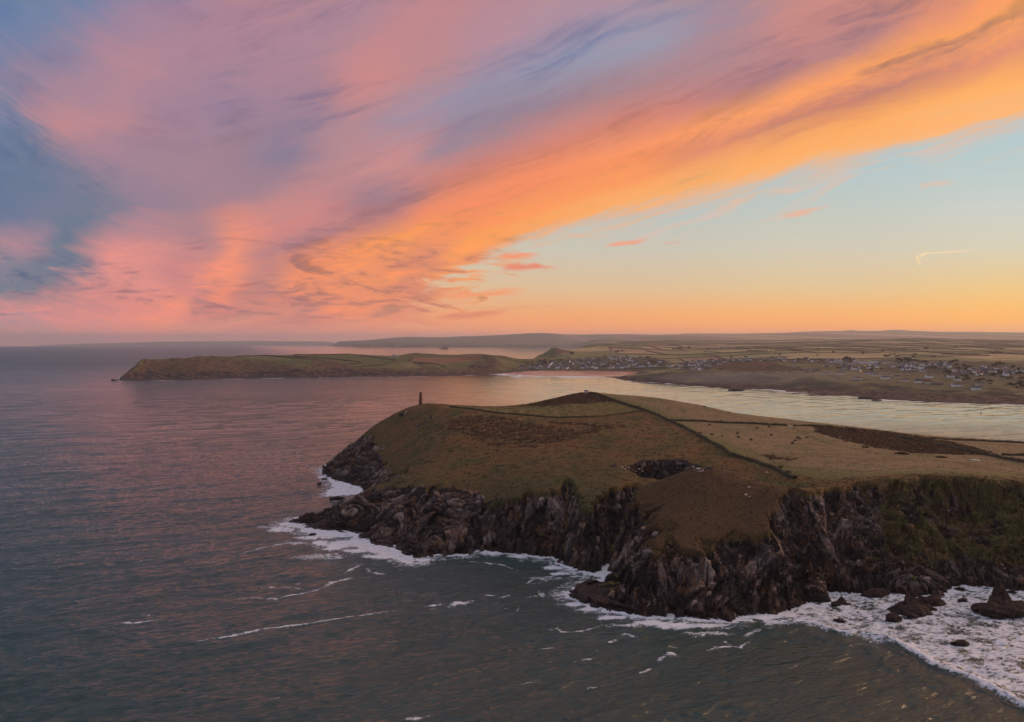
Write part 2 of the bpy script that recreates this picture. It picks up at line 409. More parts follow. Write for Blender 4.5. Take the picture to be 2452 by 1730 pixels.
def material(name, rough=0.9):
    m = bpy.data.materials.new(name); m.use_nodes = True
    t = m.node_tree; t.nodes.clear(); g_ = G(t)
    b = g_.new('ShaderNodeBsdfPrincipled'); o = g_.new('ShaderNodeOutputMaterial')
    t.links.new(b.outputs[0], o.inputs[0]); b.inputs['Roughness'].default_value = rough
    b.inputs['Specular IOR Level'].default_value = 0.25
    P = g_.new('ShaderNodeNewGeometry'); pos = E(g_, P.outputs['Position'])
    return m, g_, b, pos
# ------------------------------------------------------------------ the near headland
_p = lambda px, py, m, sw=2.5: sea_at(px, py) + (m, sw)
_w = lambda X, Y, m=0.6, sw=3: (X, Y, m, sw)
COAST = [
 _p(768,1128,.8,2), _p(787,1145,1.2,1), _p(802,1165,1.3,1), _p(786,1187,.45,8), _p(832,1184,1.2,2), _p(868,1181,1.6,2),
 _w(-118,672,1.2,1), _w(-106,640,1.1,1), _w(-114,612,.9,1), _w(-140,588,.8,1), _w(-157,580,.7,1),
 _p(677,1257,.6,2), _p(712,1263,.8,2), _p(757,1281,.7,2), _p(776,1286,.8,2), _p(858,1283,1.0,1), _p(838,1294,.7,2), _p(768,1303,.6,2),
 _p(812,1315,.5,2), _p(850,1308,.7,2), _p(900,1325,.6,4), _p(945,1336,.7,4), _p(985,1352,.5,4), _p(979,1333,.6,4), _p(1000,1337,.8,4),
 _p(1045,1331,.9,3), _p(1110,1330,1.0,3), _p(1142,1317,1.3,2), _p(1200,1325,1.5,2), _p(1290,1335,1.7,2), _p(1318,1334,1.8,2),
 _p(1343,1348,1.6,2), _p(1400,1369,1.6,4), _p(1440,1378,1.8,3), _p(1466,1372,1.8,1), _p(1440,1392,1.0,10), _p(1412,1391,.5,10), _p(1361,1420,.3,12), _p(1385,1437,.4,13),
 _p(1422,1456,.6,12), _p(1480,1467,1.0,8), _p(1550,1480,1.4,4), _p(1610,1481,1.7,3), _p(1680,1486,1.6,5), _p(1745,1487,1.3,8), _p(1790,1472,1.4,6),
 _p(1858,1471,1.8,2), _p(1912,1453,2.0,1), _p(1935,1444,2.0,1), _p(1956,1449,1.8,1), _p(1980,1440,1.8,1), _p(1984,1421,1.9,1),
 _p(2050,1421,1.5,2), _p(2080,1424,1.3,2), _p(2148,1425,1.1,2), _p(2195,1433,.6,6), _p(2250,1426,.9,3), _p(2272,1411,1.1,2), _p(2312,1403,1.2,2),
 _p(2360,1406,1.1,2), _p(2452,1418,1.1,2), _w(296,412,1.1), _w(380,398,1.1), _w(470,352,1.0), _w(600,330,1.0), _w(1100,300,.8),
 _w(1100,840), _w(820,875), _w(680,905), _w(560,925), _w(440,960), _w(300,1010,1.2), _w(180,1050,1.3), _w(80,1035,1.4), _w(-20,985,1.4), _w(-90,945,1.4), _w(-150,905,1.2), _w(-188,858,1.0)]
CP = [(c[0], c[1]) for c in COAST]
CM = np.array([c[2] for c in COAST]); CS = np.array([c[3] for c in COAST])
TOP = [  # px, py, forward distance: points of the grassy surface
 (1010,967,838),(960,984,822),(1040,966.5,845),(1070,969,848),(985,974,830),(900,1022,800),(840,1069,795),(800,1100,800),
 (870,1085,770),(905,1150,700),(880,1175,690),(950,1030,790),(1000,1060,700),
 (960,1178,560),(900,1190,568),(860,1198,572),(810,1216,573),(752,1238,573),(715,1250,571),(690,1256,570),
 (940,1230,532),(990,1260,520),(900,1270,540),(1000,1200,540),(1050,1200,532),
 (1050,1090,650),(1100,990,790),(1100,971.5,850),(1235,980,860),(1170,976,855),(1200,978.5,858),(1150,974,853),(1144,1203,528),(1100,1120,600),
 (1200,1185,520),(1257,1170,513),(1250,1100,605),(1250,1025,720),(1150,1040,700),(1340,1180,500),
 (1400,1180,492),(1440,1200,480),(1400,1120,562),(1400,1060,655),(1400,1005,770),(1330,1000,790),
 (1403,938,912),(1340,951,905),(1300,961,900),(1270,968,895),(1370,943.5,908),(1450,943,915),(1550,950,905),(1500,975,850),(1480,1000,800),
 (1610,1015,765),(1681,971,880),(1640,990,830),(1760,990,880),(1850,1000,870),(1900,1006,865),(1500,1080,610),(1470,1120,555),
 (1554,1143,528),(1530,1092,592),(1600,1082,600),(1700,1090,580),(1750,1060,630),(1700,1040,690),
 (1660,1118,498),(1600,1140,484),(1560,1170,474),(1720,1120,490),(1650,1150,468),(1775,1132,478),(1650,1210,440),(1600,1250,420),(1515,1260,430),(1515,1290,408),
 (1610,1300,399),(1670,1296,399),(1753,1285,402),(1780,1200,440),(1830,1262,405),(1800,1150,470),(1875,1197,430),(1860,1160,455),
 (1890,1172,465),(1900,1150,490),(1870,1130,520),(1820,1110,560),(1960,1166,448),(2050,1158,455),(2120,1143,465),(2200,1131,478),(2297,1131,476),(2380,1140,470),(2452,1150,465),
 (2100,1115,520),(2100,1080,610),(2100,1055,690),(2100,1030,790),(1887,1063,645),(1960,1040,720),(1750,1030,735),(1990,1016,840),
 (2300,1100,560),(2300,1075,640),(2200,1043,790),(2333,1101,560),(2452,1110,530),(2452,1080,640),(2452,1058,770),(2330,1050,790),(2200,1075,630)]
TOPW = [(-150,870,22),(-60,900,54),(60,960,54),(180,985,46),(300,965,35),(420,930,24),(540,890,14),(700,860,12),(1000,800,20),(380,470,48),(500,430,44),(700,450,38),(1000,420,38),
 (460,540,48),(600,560,44),(560,700,36),(700,720,30),(1000,600,34),(-175,820,14)]
tp = [at(*c) for c in TOP] + TOPW
topf = TPS([(p[0] / 100, p[1] / 100) for p in tp], [p[2] for p in tp], 0.02)
GULLY = [  # x, y, floor height; half width; wall slope
 ([(46,428,-4),(54,456,-2),(60,476,3),(68,494,12),(76,508,25),(83,519,42)], 2.4, 3.0),
 ([(29,456,-3),(31.5,476,6),(34,498,20),(36,520,32),(37,545,44)], 1.0, 2.6),
 ([(74.5,374,-3),(76.5,386,4),(78.5,398,20),(80,410,34)], 1.0, 3.0),
 ([(58,392,-3),(61,405,10),(65,418,30)], 0.8, 2.5),
 ([(104,378,-3),(103,388,10),(103,398,28)], 0.6, 3.0),
 ([(145,400,-3),(148,414,5),(152,428,22),(156,446,42)], 1.6, 2.4),
 ([(176,418,-2),(176,428,9),(178,440,28),(180,452,46)], 0.8, 2.2),
 ([(205,420,-2),(207,434,12),(207,452,38)], 0.8, 1.8),
 ([(-12,488,-3),(-10,502,12),(-8,516,32)], 1.0, 2.0),
 ([(8,484,-3),(9,498,14),(11,512,36)], 0.7, 2.4),
 ([(-52,505,-3),(-50,516,8),(-44,530,24)], 1.5, 1.3),
 ([(-76,497,-3),(-72,515,5),(-60,540,16),(-52,556,27)], 1.5, 1.1),
 ([(-141,700,-3),(-136,716,10),(-132,735,26)], 2.0, 1.6),
]
tp += [(126, 532, 40), (140, 522, 40), (158, 502, 39.5), (169, 476, 40), (112, 518, 41), (96, 508, 37)]
topf = TPS([(p[0] / 100, p[1] / 100) for p in tp], [p[2] for p in tp], 0.02)
def near_h(X, Y, full=True):
    sd, bi, bt = poly_sd(X, Y, CP)
    n = len(CP)
    m = CM[bi] * (1 - bt) + CM[(bi + 1) % n] * bt
    sw = CS[bi] * (1 - bt) + CS[(bi + 1) % n] * bt
    wx = X + 2.5 * n2(X / 17, Y / 17); wy = Y + 2.5 * n2(X / 17 + 9, Y / 17)
    rib = 5.5 * fbm2(wx / 21, wy / 21, 3) + 5.4 * ridge2(wx / 13, wy / 13, 3) - 1.2
    rib = rib + 1.3 * ridge2(wx / 4.6, wy / 4.6, 3)
    rib = rib - 6.0 * sst(np.abs(n2(wx / 24 + 40, wy / 24)), 0.10, 0.0)
    s = sd + rib * sst(sd, -4, 10) + 1.5 * fbm2(X / 4, Y / 4, 3) + 1.0 * n2(X / 11, Y / 11)
    shelf = np.clip(s * 0.75, -30, 2.6 + 1.2 * n2(X / 9, Y / 9))
    cl = shelf + m * (0.92 + 0.3 * n2(X / 30, Y / 30)) * np.maximum(0, s - sw)
    top = topf(X / 100, Y / 100)
    top = top + 0.55 * fbm2(X / 26, Y / 26, 4) + 0.16 * fbm2(X / 3.5, Y / 3.5, 3)
    z = smin(top, cl, 1.5 + 5.0 * sst(X, 40, 60) * sst(X, 165, 145) * sst(Y, 470, 430))
    raw = z
    for L, w, k in GULLY:
        L = np.array(L)
        d, p = line_d(X + 1.5 * n2(X / 5, Y / 5), Y, L)
        fl = np.interp(p, np.arange(len(L)), L[:, 2])
        d = d * (1 + 0.3 * n2(X / 6 + 4, Y / 6)) 
        z = np.where(d < 30, smin(z, fl + k * np.maximum(0, d - w) + 0.02 * d * d, 1.0 + 0 * X), z)
    # the collapsed cave behind the knoll
    cx, cy = 105, 549
    a = np.arctan2(Y - cy, X - cx)
    e = np.sqrt(((X - cx) / 29) ** 2 + ((Y - cy) / 33) ** 2) * (1 + 0.10 * n2(3 * np.cos(a) + 5, 3 * np.sin(a)) + 0.12 * fbm2(X / 9, Y / 9, 3))
    zc = 17 + np.maximum(0, e - 0.45) * 54 + 3 * ridge2(X / 7, Y / 7, 3)
    z = smin(z, zc, 1.2 + 0 * X)
    crater = sst(e, 1.06, 0.93)
    rock = sst(top - z, 1.6, 4.5)
    return z, sd, top, rock, crater
US = np.concatenate([np.arange(-0.335, 0.665, 0.00105), np.linspace(0.67, 1.25, 60)])
YS = np.concatenate([np.arange(355, 575, 0.6), np.arange(575, 740, 1.05), np.arange(740, 1070, 2.0)])
UU, YY = np.meshgrid(US, YS)
XX = UU * YY
Z0, SD, TOPZ, ROCK, CRAT = near_h(XX, YY)
NEAR = (US, YS, Z0)
def near_z(x, y):
    """height of the headland by looking it up in its grid"""
    u = x / y
    i = np.clip(np.searchsorted(YS, y) - 1, 0, len(YS) - 2); j = np.clip(np.searchsorted(US, u) - 1, 0, len(US) - 2)
    a = (y - YS[i]) / (YS[i + 1] - YS[i]); b = (u - US[j]) / (US[j + 1] - US[j])
    return (Z0[i, j] * (1 - a) * (1 - b) + Z0[i + 1, j] * a * (1 - b) + Z0[i, j + 1] * (1 - a) * b + Z0[i + 1, j + 1] * a * b)
def near_hit(px, py, ymin=0):
    """first point of the headland seen at a picture point"""
    u, w = ray(px, py)
    y = np.arange(max(360, ymin), 1065, 0.5)
    zz = near_z(u * y, y); m = np.nonzero(zz >= CH + w * y)[0]
    if len(m) == 0: return None
    return (u * y[m[0]], y[m[0]], float(zz[m[0]]))

def near_pt(px, py):
    for k in range(14):
        h = near_hit(px, py + k)
        if h is not None: return h
    return at(px, py, 850)

# rocky detail: push cliff points along their normals by slabs that follow tilted beds
def C(*c): return np.array(lin(c))
def mixc(a, b, t): return a * (1 - t[..., None]) + b * t[..., None]
def wpoly(pts): return [near_pt(px, py)[:2] for px, py in pts]
fN = fbm2(XX / 30, YY / 30, 5, 0.6); fM = fbm2(XX / 7, YY / 7, 4, 0.6); fS = fbm2(XX / 2.0, YY / 1.4, 3, 0.6)
PROM = [(-190,565),(-160,590),(-122,592),(-100,584),(-78,566),(-50,556),(-28,545),(-14,530),(-14,470),(-70,470),(-150,545)]
pz, _, _ = poly_sd(XX, YY, PROM)
WEST = [(-215,800),(-200,830),(-165,822),(-148,800),(-128,770),(-118,735),(-108,700),(-100,670),(-104,640),(-140,640),(-200,740)]
wz, _, _ = poly_sd(XX, YY, WEST)
ZONE = np.maximum(sst(pz + 14 * fM + 9 * fN, -1, 3), sst(wz + 16 * fM + 8 * fN, -2, 3))
for (px_, py_, r_) in [(965,992,7),(985,1005,3),(1002,1018,4),(1035,1000,4),(1470,1118,5),(1535,1140,6),(1700,1122,4),(1680,1127,5)]:
    h_ = near_pt(px_, py_); ZONE = np.maximum(ZONE, sst(np.hypot(XX - h_[0], YY - h_[1]) * (1 + .6 * fM), r_, r_ * .4) * .9)
P3 = np.stack([XX, YY, Z0], -1)
gy = np.gradient(P3, axis=0); gx = np.gradient(P3, axis=1)
N3 = np.cross(gx, gy); N3 /= np.linalg.norm(N3, axis=2)[..., None] + 1e-9
steep0 = sst(1 - N3[..., 2], 0.10, 0.30)
steep = np.maximum(steep0, ZONE * 0.85)
rk = np.maximum(np.maximum(ROCK, sst(Z0, 9, 4) * sst(SD, 40, 20)), ZONE) * sst(SD, -6, 0)
def saw(t):
    f_ = t - np.floor(t); return np.where(f_ < 0.82, f_ / 0.82, (1 - f_) / 0.18)
fold = (4.5 * n2(XX / 45, Z0 / 40) + 1.6 * n2(XX / 22, Z0 / 18 + YY / 40)) * np.where(XX > 0, .45, 1.0)
tilt = np.where(XX < -20, 0.62, np.where(XX < 130, 1.15, 0.95)) + 0.5 * n2(XX / 45, YY / 45 + Z0 / 60)
bx = XX * np.sin(tilt) - Z0 * np.cos(tilt) + 0.35 * YY + fold
by = XX * np.cos(tilt) + Z0 * np.sin(tilt)
wv1 = 0.5 * n3(XX / 9, YY / 9, Z0 / 9)
bed = saw(bx / 4.3 + wv1) * sst(n3(bx / 9, by / 30, YY / 40), -0.35, 0.25) - 0.4
bed2 = saw(bx / 1.45 + 1.3 * wv1) - 0.5
blk = fbm3(XX / 7, YY / 7, Z0 / 7, 3)
blk2 = fbm3(XX / 2.2, YY / 2.2, Z0 / 2.6, 2)
mk_ = (rk * steep) > 0.02
F1 = np.zeros_like(Z0); C1 = np.full(Z0.shape, .5); F2 = np.zeros_like(Z0); C2 = np.full(Z0.shape, .5); G1 = np.ones_like(Z0)
F1[mk_], C1[mk_], G1[mk_] = facets(bx[mk_] / 4.6 + wv1[mk_] * .4, by[mk_] / 26.0 + .3 * blk[mk_], YY[mk_] / 11.0, 1, .45)
F2[mk_], C2[mk_], _ = facets(bx[mk_] / 1.9 + wv1[mk_] * .5, by[mk_] / 9.0, YY[mk_] / 5.0, 2, .5)
dsp = (0.7 * bed + 0.25 * bed2 + 0.6 * blk + 0.25 * blk2 + np.where(XX < -15, 3.8, 2.7) * F1 + 1.5 * F2 - 1.6 * sst(G1, .12, .02)) * steep * rk
P3 = P3 + N3 * dsp[..., None]
P3[..., 2] += (1.1 * np.maximum(0, fbm3(XX / 5, YY / 5, Z0 / 5, 3)) + 0.35 * bed2) * rk * (1 - 0.6 * steep0) * sst(Z0, 0, 3)
# ---------- base colours of the ground
grassA = C(96, 76, 42) + 0 * Z0[..., None]
grassA = mixc(grassA, C(68, 68, 34), sst(fN, 0.0, 0.35))
grassA = mixc(grassA, C(106, 76, 42), sst(-fN, 0.0, 0.35))
# greener towards the lower edge of the slope
grassA = mixc(grassA, C(66, 66, 36), sst(YY + 60 * fN, 620, 500) * (1 - sst(XX, 60, 90)) * 0.7)
grassA = mixc(grassA, grassA * .62, sst(fM + .5 * fS, .12, .42) * .7)
grassA = mixc(grassA, grassA * 1.3, sst(-fM - .4 * fS + .3 * fN, .15, .45) * .7)
colr = grassA
DOME = [(45, 385), (160, 385), (160, 440), (135, 505), (104, 520), (72, 490)]
dd, _, _ = poly_sd(XX, YY, DOME)
colr = mixc(colr, C(76, 58, 34), sst(dd + 8 * fM, -6, 6))
hbr = sst(line_d(XX + 6 * fM, YY, [(112, 478), (138, 470), (150, 450)])[0], 26, 10) * sst(fM + 0.4 * fS, -0.1, 0.12)
colr = mixc(colr, C(70, 48, 34), hbr * 0.75)
vd = line_d(XX + 5 * fM, YY + 5 * fM, [(100, 514), (128, 524), (150, 508), (164, 486), (170, 462)])[0]
colr = mixc(colr, C(70, 72, 36), sst(vd, 15, 5) * .85)
# pale field right of the long bank, and fields beyond
PALE = wpoly([(1420,942),(1550,985),(1612,1013),(1700,1058),(1770,1098),(1880,1130),(1960,1150),(2100,1140),(2452,1145)]) + [(1100, 460), (1100, 900), (500, 900), (250, 1000), (120, 985)]
pd, _, _ = poly_sd(XX, YY, PALE)
pale = sst(pd + 5 * fN, -3, 3)
pcol = mixc(C(128, 108, 80) + 0 * grassA, C(104, 96, 62), sst(fN + .4 * fM, -0.1, 0.35))
pcol = mixc(pcol, C(92, 80, 54), sst(fM + 0.6 * fS, 0.22, 0.5) * 0.7)
pcol = mixc(pcol, C(98, 98, 52), sst(pd, 26, 4) * 0.75)       # greener along the cliff edge and the bank
# tussocks
pcol = mixc(pcol, C(88, 78, 56), sst(n2(XX / 2.6, YY / 2.6) + .5 * n2(XX / 9, YY / 9), 0.52, 0.75) * 0.6)
colr = mixc(colr, pcol, pale)
# strip of field between bank and lookout hill
STRIP = wpoly([(1052,976),(1250,997),(1400,999),(1540,985),(1480,965),(1330,972),(1180,976)])
sd2, _, _ = poly_sd(XX, YY, STRIP)
colr = mixc(colr, mixc(C(112, 98, 58) + 0 * grassA, C(96, 90, 52), sst(fM, -.2, .3)), sst(sd2 + 2 * fM, -4, 4))
colr = mixc(colr, C(108, 100, 56), sst(line_d(XX, YY, [(-95, 860), (-40, 868), (10, 850)])[0], 30, 14) * .8)
# heather and gorse patches
def patch(c, pts, w, t0=-0.05, t1=0.2, k=1.0, soft=14):
    L = [near_pt(*p)[:2] for p in pts]
    d, _ = line_d(XX + 7 * fM, YY + 12 * fM, L)
    mk = sst(d, w, max(w - soft, 0.5)) * sst(fM + 0.5 * fS, t0, t1) * k
    return mixc(c, C(74, 44, 34), mk), mk
HE = np.zeros_like(Z0)
for pts, w, t0, t1, k in [([(1150,1012),(1210,1030),(1290,1040)], 42, -.12, .12, .9), ([(1340,1012),(1440,1020)], 14, -.1, .1, .8), ([(1250,1055),(1340,1050),(1480,1020)], 13, -.1, .1, .75),
                       ([(1000,1005),(1080,1012)], 10, .1, .3, .6), ([(1190,1062),(1280,1068)], 14, 0, .2, .6), ([(1840,1092),(1900,1100)], 7, -.3, .1, .8)]:
    colr, mk = patch(colr, pts, w, t0, t1, k); HE = np.maximum(HE, mk)
LOOK = wpoly([(1245,972),(1300,962),(1350,950),(1403,941),(1440,944),(1470,962),(1400,968),(1300,974)])
ld, _, _ = poly_sd(XX, YY, LOOK)
lk = sst(ld + 6 * fM, -2, 4) * (1 - .7 * sst(fM + .8 * fS, .12, .35)); colr = mixc(colr, C(84, 58, 44), lk * .92); HE = np.maximum(HE, lk * .9)
GORSE = wpoly([(1945,1020),(2040,1025),(2150,1038),(2240,1052),(2330,1072),(2390,1090),(2300,1090),(2180,1086),(2080,1070),(2000,1050),(1960,1035)])
gd, _, _ = poly_sd(XX, YY, GORSE)
gk = sst(gd + 10 * fM + 4 * fS + 6 * fN, -2, 3) * (1 - .8 * sst(fM + .8 * fS, .05, .3)); colr = mixc(colr, mixc(C(92, 66, 48) + 0 * grassA, C(110, 90, 60), sst(fS + fM, 0.0, .35)), gk * .9); HE = np.maximum(HE, gk)
# paths
for pts, w in [([(1895,1023),(1930,1040),(1975,1060),(2100,1085),(2230,1100),(2320,1115),(2452,1135)], 1.6), ([(1960,1122),(2070,1130),(2200,1120),(2330,1122),(2452,1140)], 1.5),
               ([(1440,1043),(1560,1052),(1650,1060)], 1.3), ([(1440,1085),(1470,1115),(1500,1130)], 1.4), ([(1880,1085),(2000,1095),(2150,1105)], 1.5), ([(1575,1012),(1600,1035),(1625,1065)], 2.5), ([(1850,1105),(1880,1118),(1960,1126)], 1.4)]:
    L = [near_pt(*p)[:2] for p in pts]
    d, _ = line_d(XX + 1.2 * n2(XX / 9, YY / 9), YY, L)
    colr = mixc(colr, C(82, 78, 40), sst(d, w * 1.8, w * .5) * 0.75)
ROCKM = np.clip(rk * sst(steep + 0.5 * blk + 0.3 * blk2, 0.28, 0.58), 0, 1)
ROCKM = np.maximum(ROCKM, ZONE * sst(blk + .5 * blk2, -0.42, -0.15))
# grass keeps growing on the ledges of the less steep right-hand cliff
green_side = sst(XX, 185, 215) * sst(Z0, 8, 16)
ROCKM = ROCKM * (1 - green_side * sst(fbm3(XX / 13, YY / 13, Z0 / 13, 4, .6), -0.22, 0.02))
ROCKM = np.maximum(ROCKM, sst(Z0, 5.0, 2.6) * (1 - sst(SD, 60, 90)))
ROCKM = np.maximum(ROCKM, CRAT * sst(steep, .3, .6) * sst(blk, -.5, -.1))
ledge = mixc(C(84, 80, 42) + 0 * grassA, C(100, 78, 50), sst(fbm3(XX / 8, YY / 8, Z0 / 8), -.1, .3))
colr = mixc(colr, ledge, np.clip(rk, 0, 1))
TIDE = sst(Z0 + 1.5 * blk, 6.5, 2.0)
verts = P3.reshape(-1, 3).copy()
verts[:, 2] += drop(verts[:, 0], verts[:, 1])
attrs = {'base': colr.reshape(-1, 3), 'rock': ROCKM.ravel(), 'tide': TIDE.ravel(), 'heath': HE.ravel(), 'bx': bx.ravel(), 'by': by.ravel(), 'slab': (C1 * .6 + C2 * .4).ravel(), 'gap': G1.ravel()}
q = grid_faces(len(YS), len(US), keep=(Z0 > -2.5))
verts, q, attrs = compact(verts, q, attrs)
# material
m_head, g, b, pos = material("headland_ground", 0.95)
X_, Y_, Z_ = g.sep(pos)
basec = g.attr('base', 'Color'); rockf = g.attr('rock'); tidef = g.attr('tide'); heath = g.attr('heath')
na = g.noise(pos, 0.9, 5, 0.65); nb = g.noise(pos, 0.22, 5, 0.6); nc = g.noise(g.mapping(pos, (1, 0.55, 1)), 2.4, 4, 0.7)
grass = g.mix(g.ss(na, 0.36, 0.64), g.mix(1.0, basec, (0.50, 0.50, 0.50), 'MULTIPLY'), g.mix(1.0, basec, (1.45, 1.42, 1.34), 'MULTIPLY'))
grass = g.mix(g.ss(nb, 0.52, 0.68) * 0.5, grass, g.mix(1.0, grass, (0.62, 0.66, 0.6), 'MULTIPLY'))
grass = g.mix(g.ss(nc, 0.56, 0.72) * 0.6, grass, g.mix(1.0, basec, (0.45, 0.45, 0.5), 'MULTIPLY'))
# rock: slabs of different tone, dark joints, thin beds
bxa = g.attr('bx'); bya = g.attr('by'); slab = g.attr('slab'); gap = g.attr('gap')
r1 = g.noise(g.xyz(bxa * 0.42, bya * 0.05, Y_ * 0.05), 1.0, 4, 0.6, 0.3)
r2 = g.noise(g.xyz(bxa * 1.1, bya * 0.12, Y_ * 0.12), 1.0, 3, 0.6, 0.3)
r3 = g.noise(pos, 0.06, 4, 0.6); r4 = g.noise(pos, 0.28, 5, 0.65, 0.3)
tone = slab * 0.50 + r1 * 0.35 + r4 * 0.35 + (r3 - 0.5) * 0.5
rockc = g.ramp(tone, [(0.38, lin((26, 22, 24))), (0.55, lin((52, 43, 41))), (0.69, lin((88, 74, 68))), (0.84, lin((164, 142, 128)))])
rockc = g.mix(g.ss(r2, 0.50, 0.38) * 0.8, rockc, g.mix(1.0, rockc, (0.42, 0.40, 0.44), 'MULTIPLY'))
rockc = g.mix(g.ss(r3, 0.50, 0.60) * 0.6, rockc, g.mix(1.0, rockc, (0.78, 0.88, 1.0), 'MULTIPLY'))
warm = g.ss(g.noise(pos, 0.07, 3, 0.6), 0.50, 0.60) * g.ss(r4, 0.42, 0.60)
rockc = g.mix(warm * 0.5, rockc, lin((128, 88, 50)))
white = g.ss(g.noise(pos, 0.55, 4, 0.65), 0.58, 0.66) * g.ss(g.noise(pos, 0.07, 3, 0.5), 0.50, 0.58)
rockc = g.mix(white * 0.7, rockc, lin((182, 164, 152)))
rockc = g.mix(g.ss(gap, 0.07, 0.02) * 0.75, rockc, lin((22, 18, 20)))
rockc = g.mix(tidef, rockc, g.mix(1.0, rockc, (0.34, 0.27, 0.27), 'MULTIPLY'))
rm = g.ss(rockf + (r2 - 0.5) * 0.5 + (r4 - 0.5) * 0.9, 0.38, 0.48)
allc = g.mix(rm, grass, rockc)
g.put(b.inputs['Base Color'], allc)
hgt_g = na * 0.5 + nc * 0.35 + g.noise(pos, 0.45, 3, 0.6) * 0.6 + g.noise(pos, 0.8, 2, 0.6) * heath * 2.2
hgt_r = r1 * 1.2 + r2 * 0.8 + r4 * 1.8
hh = hgt_g * (1.0 - rm) + hgt_r * rm
g.put(b.inputs['Normal'], g.bump(hh, 1.0, 1.0))
g.put(b.inputs['Roughness'], g.ss(tidef, 0, 1, 0.92, 0.5))
o = mesh_from("headland", verts, q, m_head, attrs['rock'][q].mean(1) < .4, attrs)
tag(o, kind='structure')

# low heather and gorse clumps, tussocks: countless, so one object each
m_heath, g, b, pos = material("heather_leaves", 0.95)
hn = g.noise(pos, 0.5, 3, 0.6)
g.put(b.inputs['Base Color'], g.ramp(hn, [(0.35, lin((84, 58, 44))), (0.5, lin((116, 86, 62))), (0.62, lin((118, 98, 66))), (0.72, lin((140, 114, 76)))]))
m_tuss, g, b, pos = material("tussock_grass", 0.95)
g.put(b.inputs['Base Color'], g.ramp(g.noise(pos, 0.3, 3, 0.6), [(0.35, lin((78, 66, 42))), (0.55, lin((104, 90, 58))), (0.7, lin((84, 80, 46)))]))
def scatter(name, mask, n, wr, hr, mat, seed, k=5):
    r_ = np.random.RandomState(seed)
    ii, jj = np.nonzero(mask); 
    area = (XX[ii, np.minimum(jj + 1, len(US) - 1)] - XX[ii, jj]) * (YY[np.minimum(ii + 1, len(YS) - 1), jj] - YY[ii, jj]) + 1e-6
    s_ = r_.choice(len(ii), n, p=area / area.sum())
    c_ = P3[ii[s_], jj[s_]] + np.stack([r_.uniform(-.5, .5, n), r_.uniform(-.5, .5, n), np.zeros(n)], -1)
    w_ = r_.uniform(*wr, n); h_ = r_.uniform(*hr, n); V = []
    for q_ in range(k):
        a = r_.rand(n) * 6.28; t_ = r_.rand(n) * .9
        px = c_[:, 0] + np.cos(a) * w_ * t_ * .6; py = c_[:, 1] + np.sin(a) * w_ * t_ * .6; b2 = r_.rand(n) * 6.28
        dx = np.cos(b2) * w_ * .45; dy = np.sin(b2) * w_ * .45; lx_ = np.cos(a) * h_ * .5; ly_ = np.sin(a) * h_ * .5
        V.append(np.stack([np.stack([px - dx, py - dy, c_[:, 2] - .1], -1), np.stack([px + dx, py + dy, c_[:, 2] - .1], -1), np.stack([px + dx * .7 - lx_, py + dy * .7 - ly_, c_[:, 2] + h_ * (1 - .5 * t_)], -1), np.stack([px - dx * .7 - lx_, py - dy * .7 - ly_, c_[:, 2] + h_ * (1 - .6 * t_)], -1)], 1))
    V = np.stack(V, 1).reshape(-1, 3); o = mesh_from(name, V, np.arange(len(V)).reshape(-1, 4), mat, False); tag(o, kind='stuff'); return o
okm = (Z0 > 8) & (UU < .75)
scatter("heather", (HE > .25) & okm, 9000, (.7, 2.0), (.35, 1.1), m_heath, 3)
scatter("tussocks", (pale > .5) & (HE < .2) & okm & (fM > .12), 3500, (.4, .9), (.12, .28), m_tuss, 4, 3)
scatter("rough_grass", (pale < .5) & (HE < .2) & okm & (rk < .2) & (fM > .0), 11000, (.5, 1.5), (.15, .5), m_tuss, 5, 3)
# ------------------------------------------------------------------ the sea
NR, NCOL = 1150, 1250
rows = np.concatenate([np.linspace(1990, 1080, 800), np.linspace(1078.5, 830.0, 340), np.array([829.4, 828.8, 828.2, 827.7, 827.35, 827.15, 827.05])])
ys = []
for r in rows:
    ys.append(sea_at(1226, r)[1])
ys = np.maximum.accumulate(np.array(ys)); ys = ys + np.arange(len(ys)) * 1e-3
ys = np.concatenate([[60, 120, 180], ys, [50000.0, 60000.0]])
us = np.concatenate([np.linspace(-1.5, -0.72, 30)[:-1], np.linspace(-0.72, 0.72, NCOL), np.linspace(0.72, 1.5, 30)[1:]])
su, sy = np.meshgrid(us, ys); sx = su * sy
cd = (0.905, 0.425)                      # along the crests
pa = sx * cd[0] + sy * cd[1]; pp = -sx * cd[1] + sy * cd[0]
pp = pp + 6 * n2(sx / 90, sy / 90)
fade1 = sst(sy, 3500, 1200); fade2 = sst(sy, 1300, 500); fade3 = sst(sy, 700, 320)
hz = 0.85 * n2(pp / 30, pa / 85) * fade1 + 0.5 * n2(pp / 12, pa / 30 + 5) * fade1 * (0.4 + 0.6 * fade2) + 0.38 * n2(pp / 5.2, pa / 12) * fade2 + 0.16 * n2(pp / 2.4, pa / 5) * fade3
hz = hz + 0.16 * (1 - 2 * np.abs(n2(pp / 3.6 + 3, pa / 9))) * fade2
foam = np.zeros_like(sx); shal = np.zeros_like(sx)
reg = (sy < 1150) & (su > -0.5)
ix = np.nonzero(reg)
rx, ry = sx[ix], sy[ix]
sdn, _, _ = poly_sd(rx, ry, CP)
f = np.zeros_like(rx)
nb_ = fbm2(rx / 9, ry / 9, 4, .6)
wd = 3.5 + 4.5 * n2(rx / 26, ry / 26) + 2.5 * sst(rx, 40, 200) - 1.0 * sst(rx, 30, -10) - 1.5 * sst(ry, 580, 620)
wd = np.maximum(wd, 1.0)
f = np.maximum(f, 0.92 * sst(-sdn + 4.0 * nb_, wd + 2.5, 0.5))
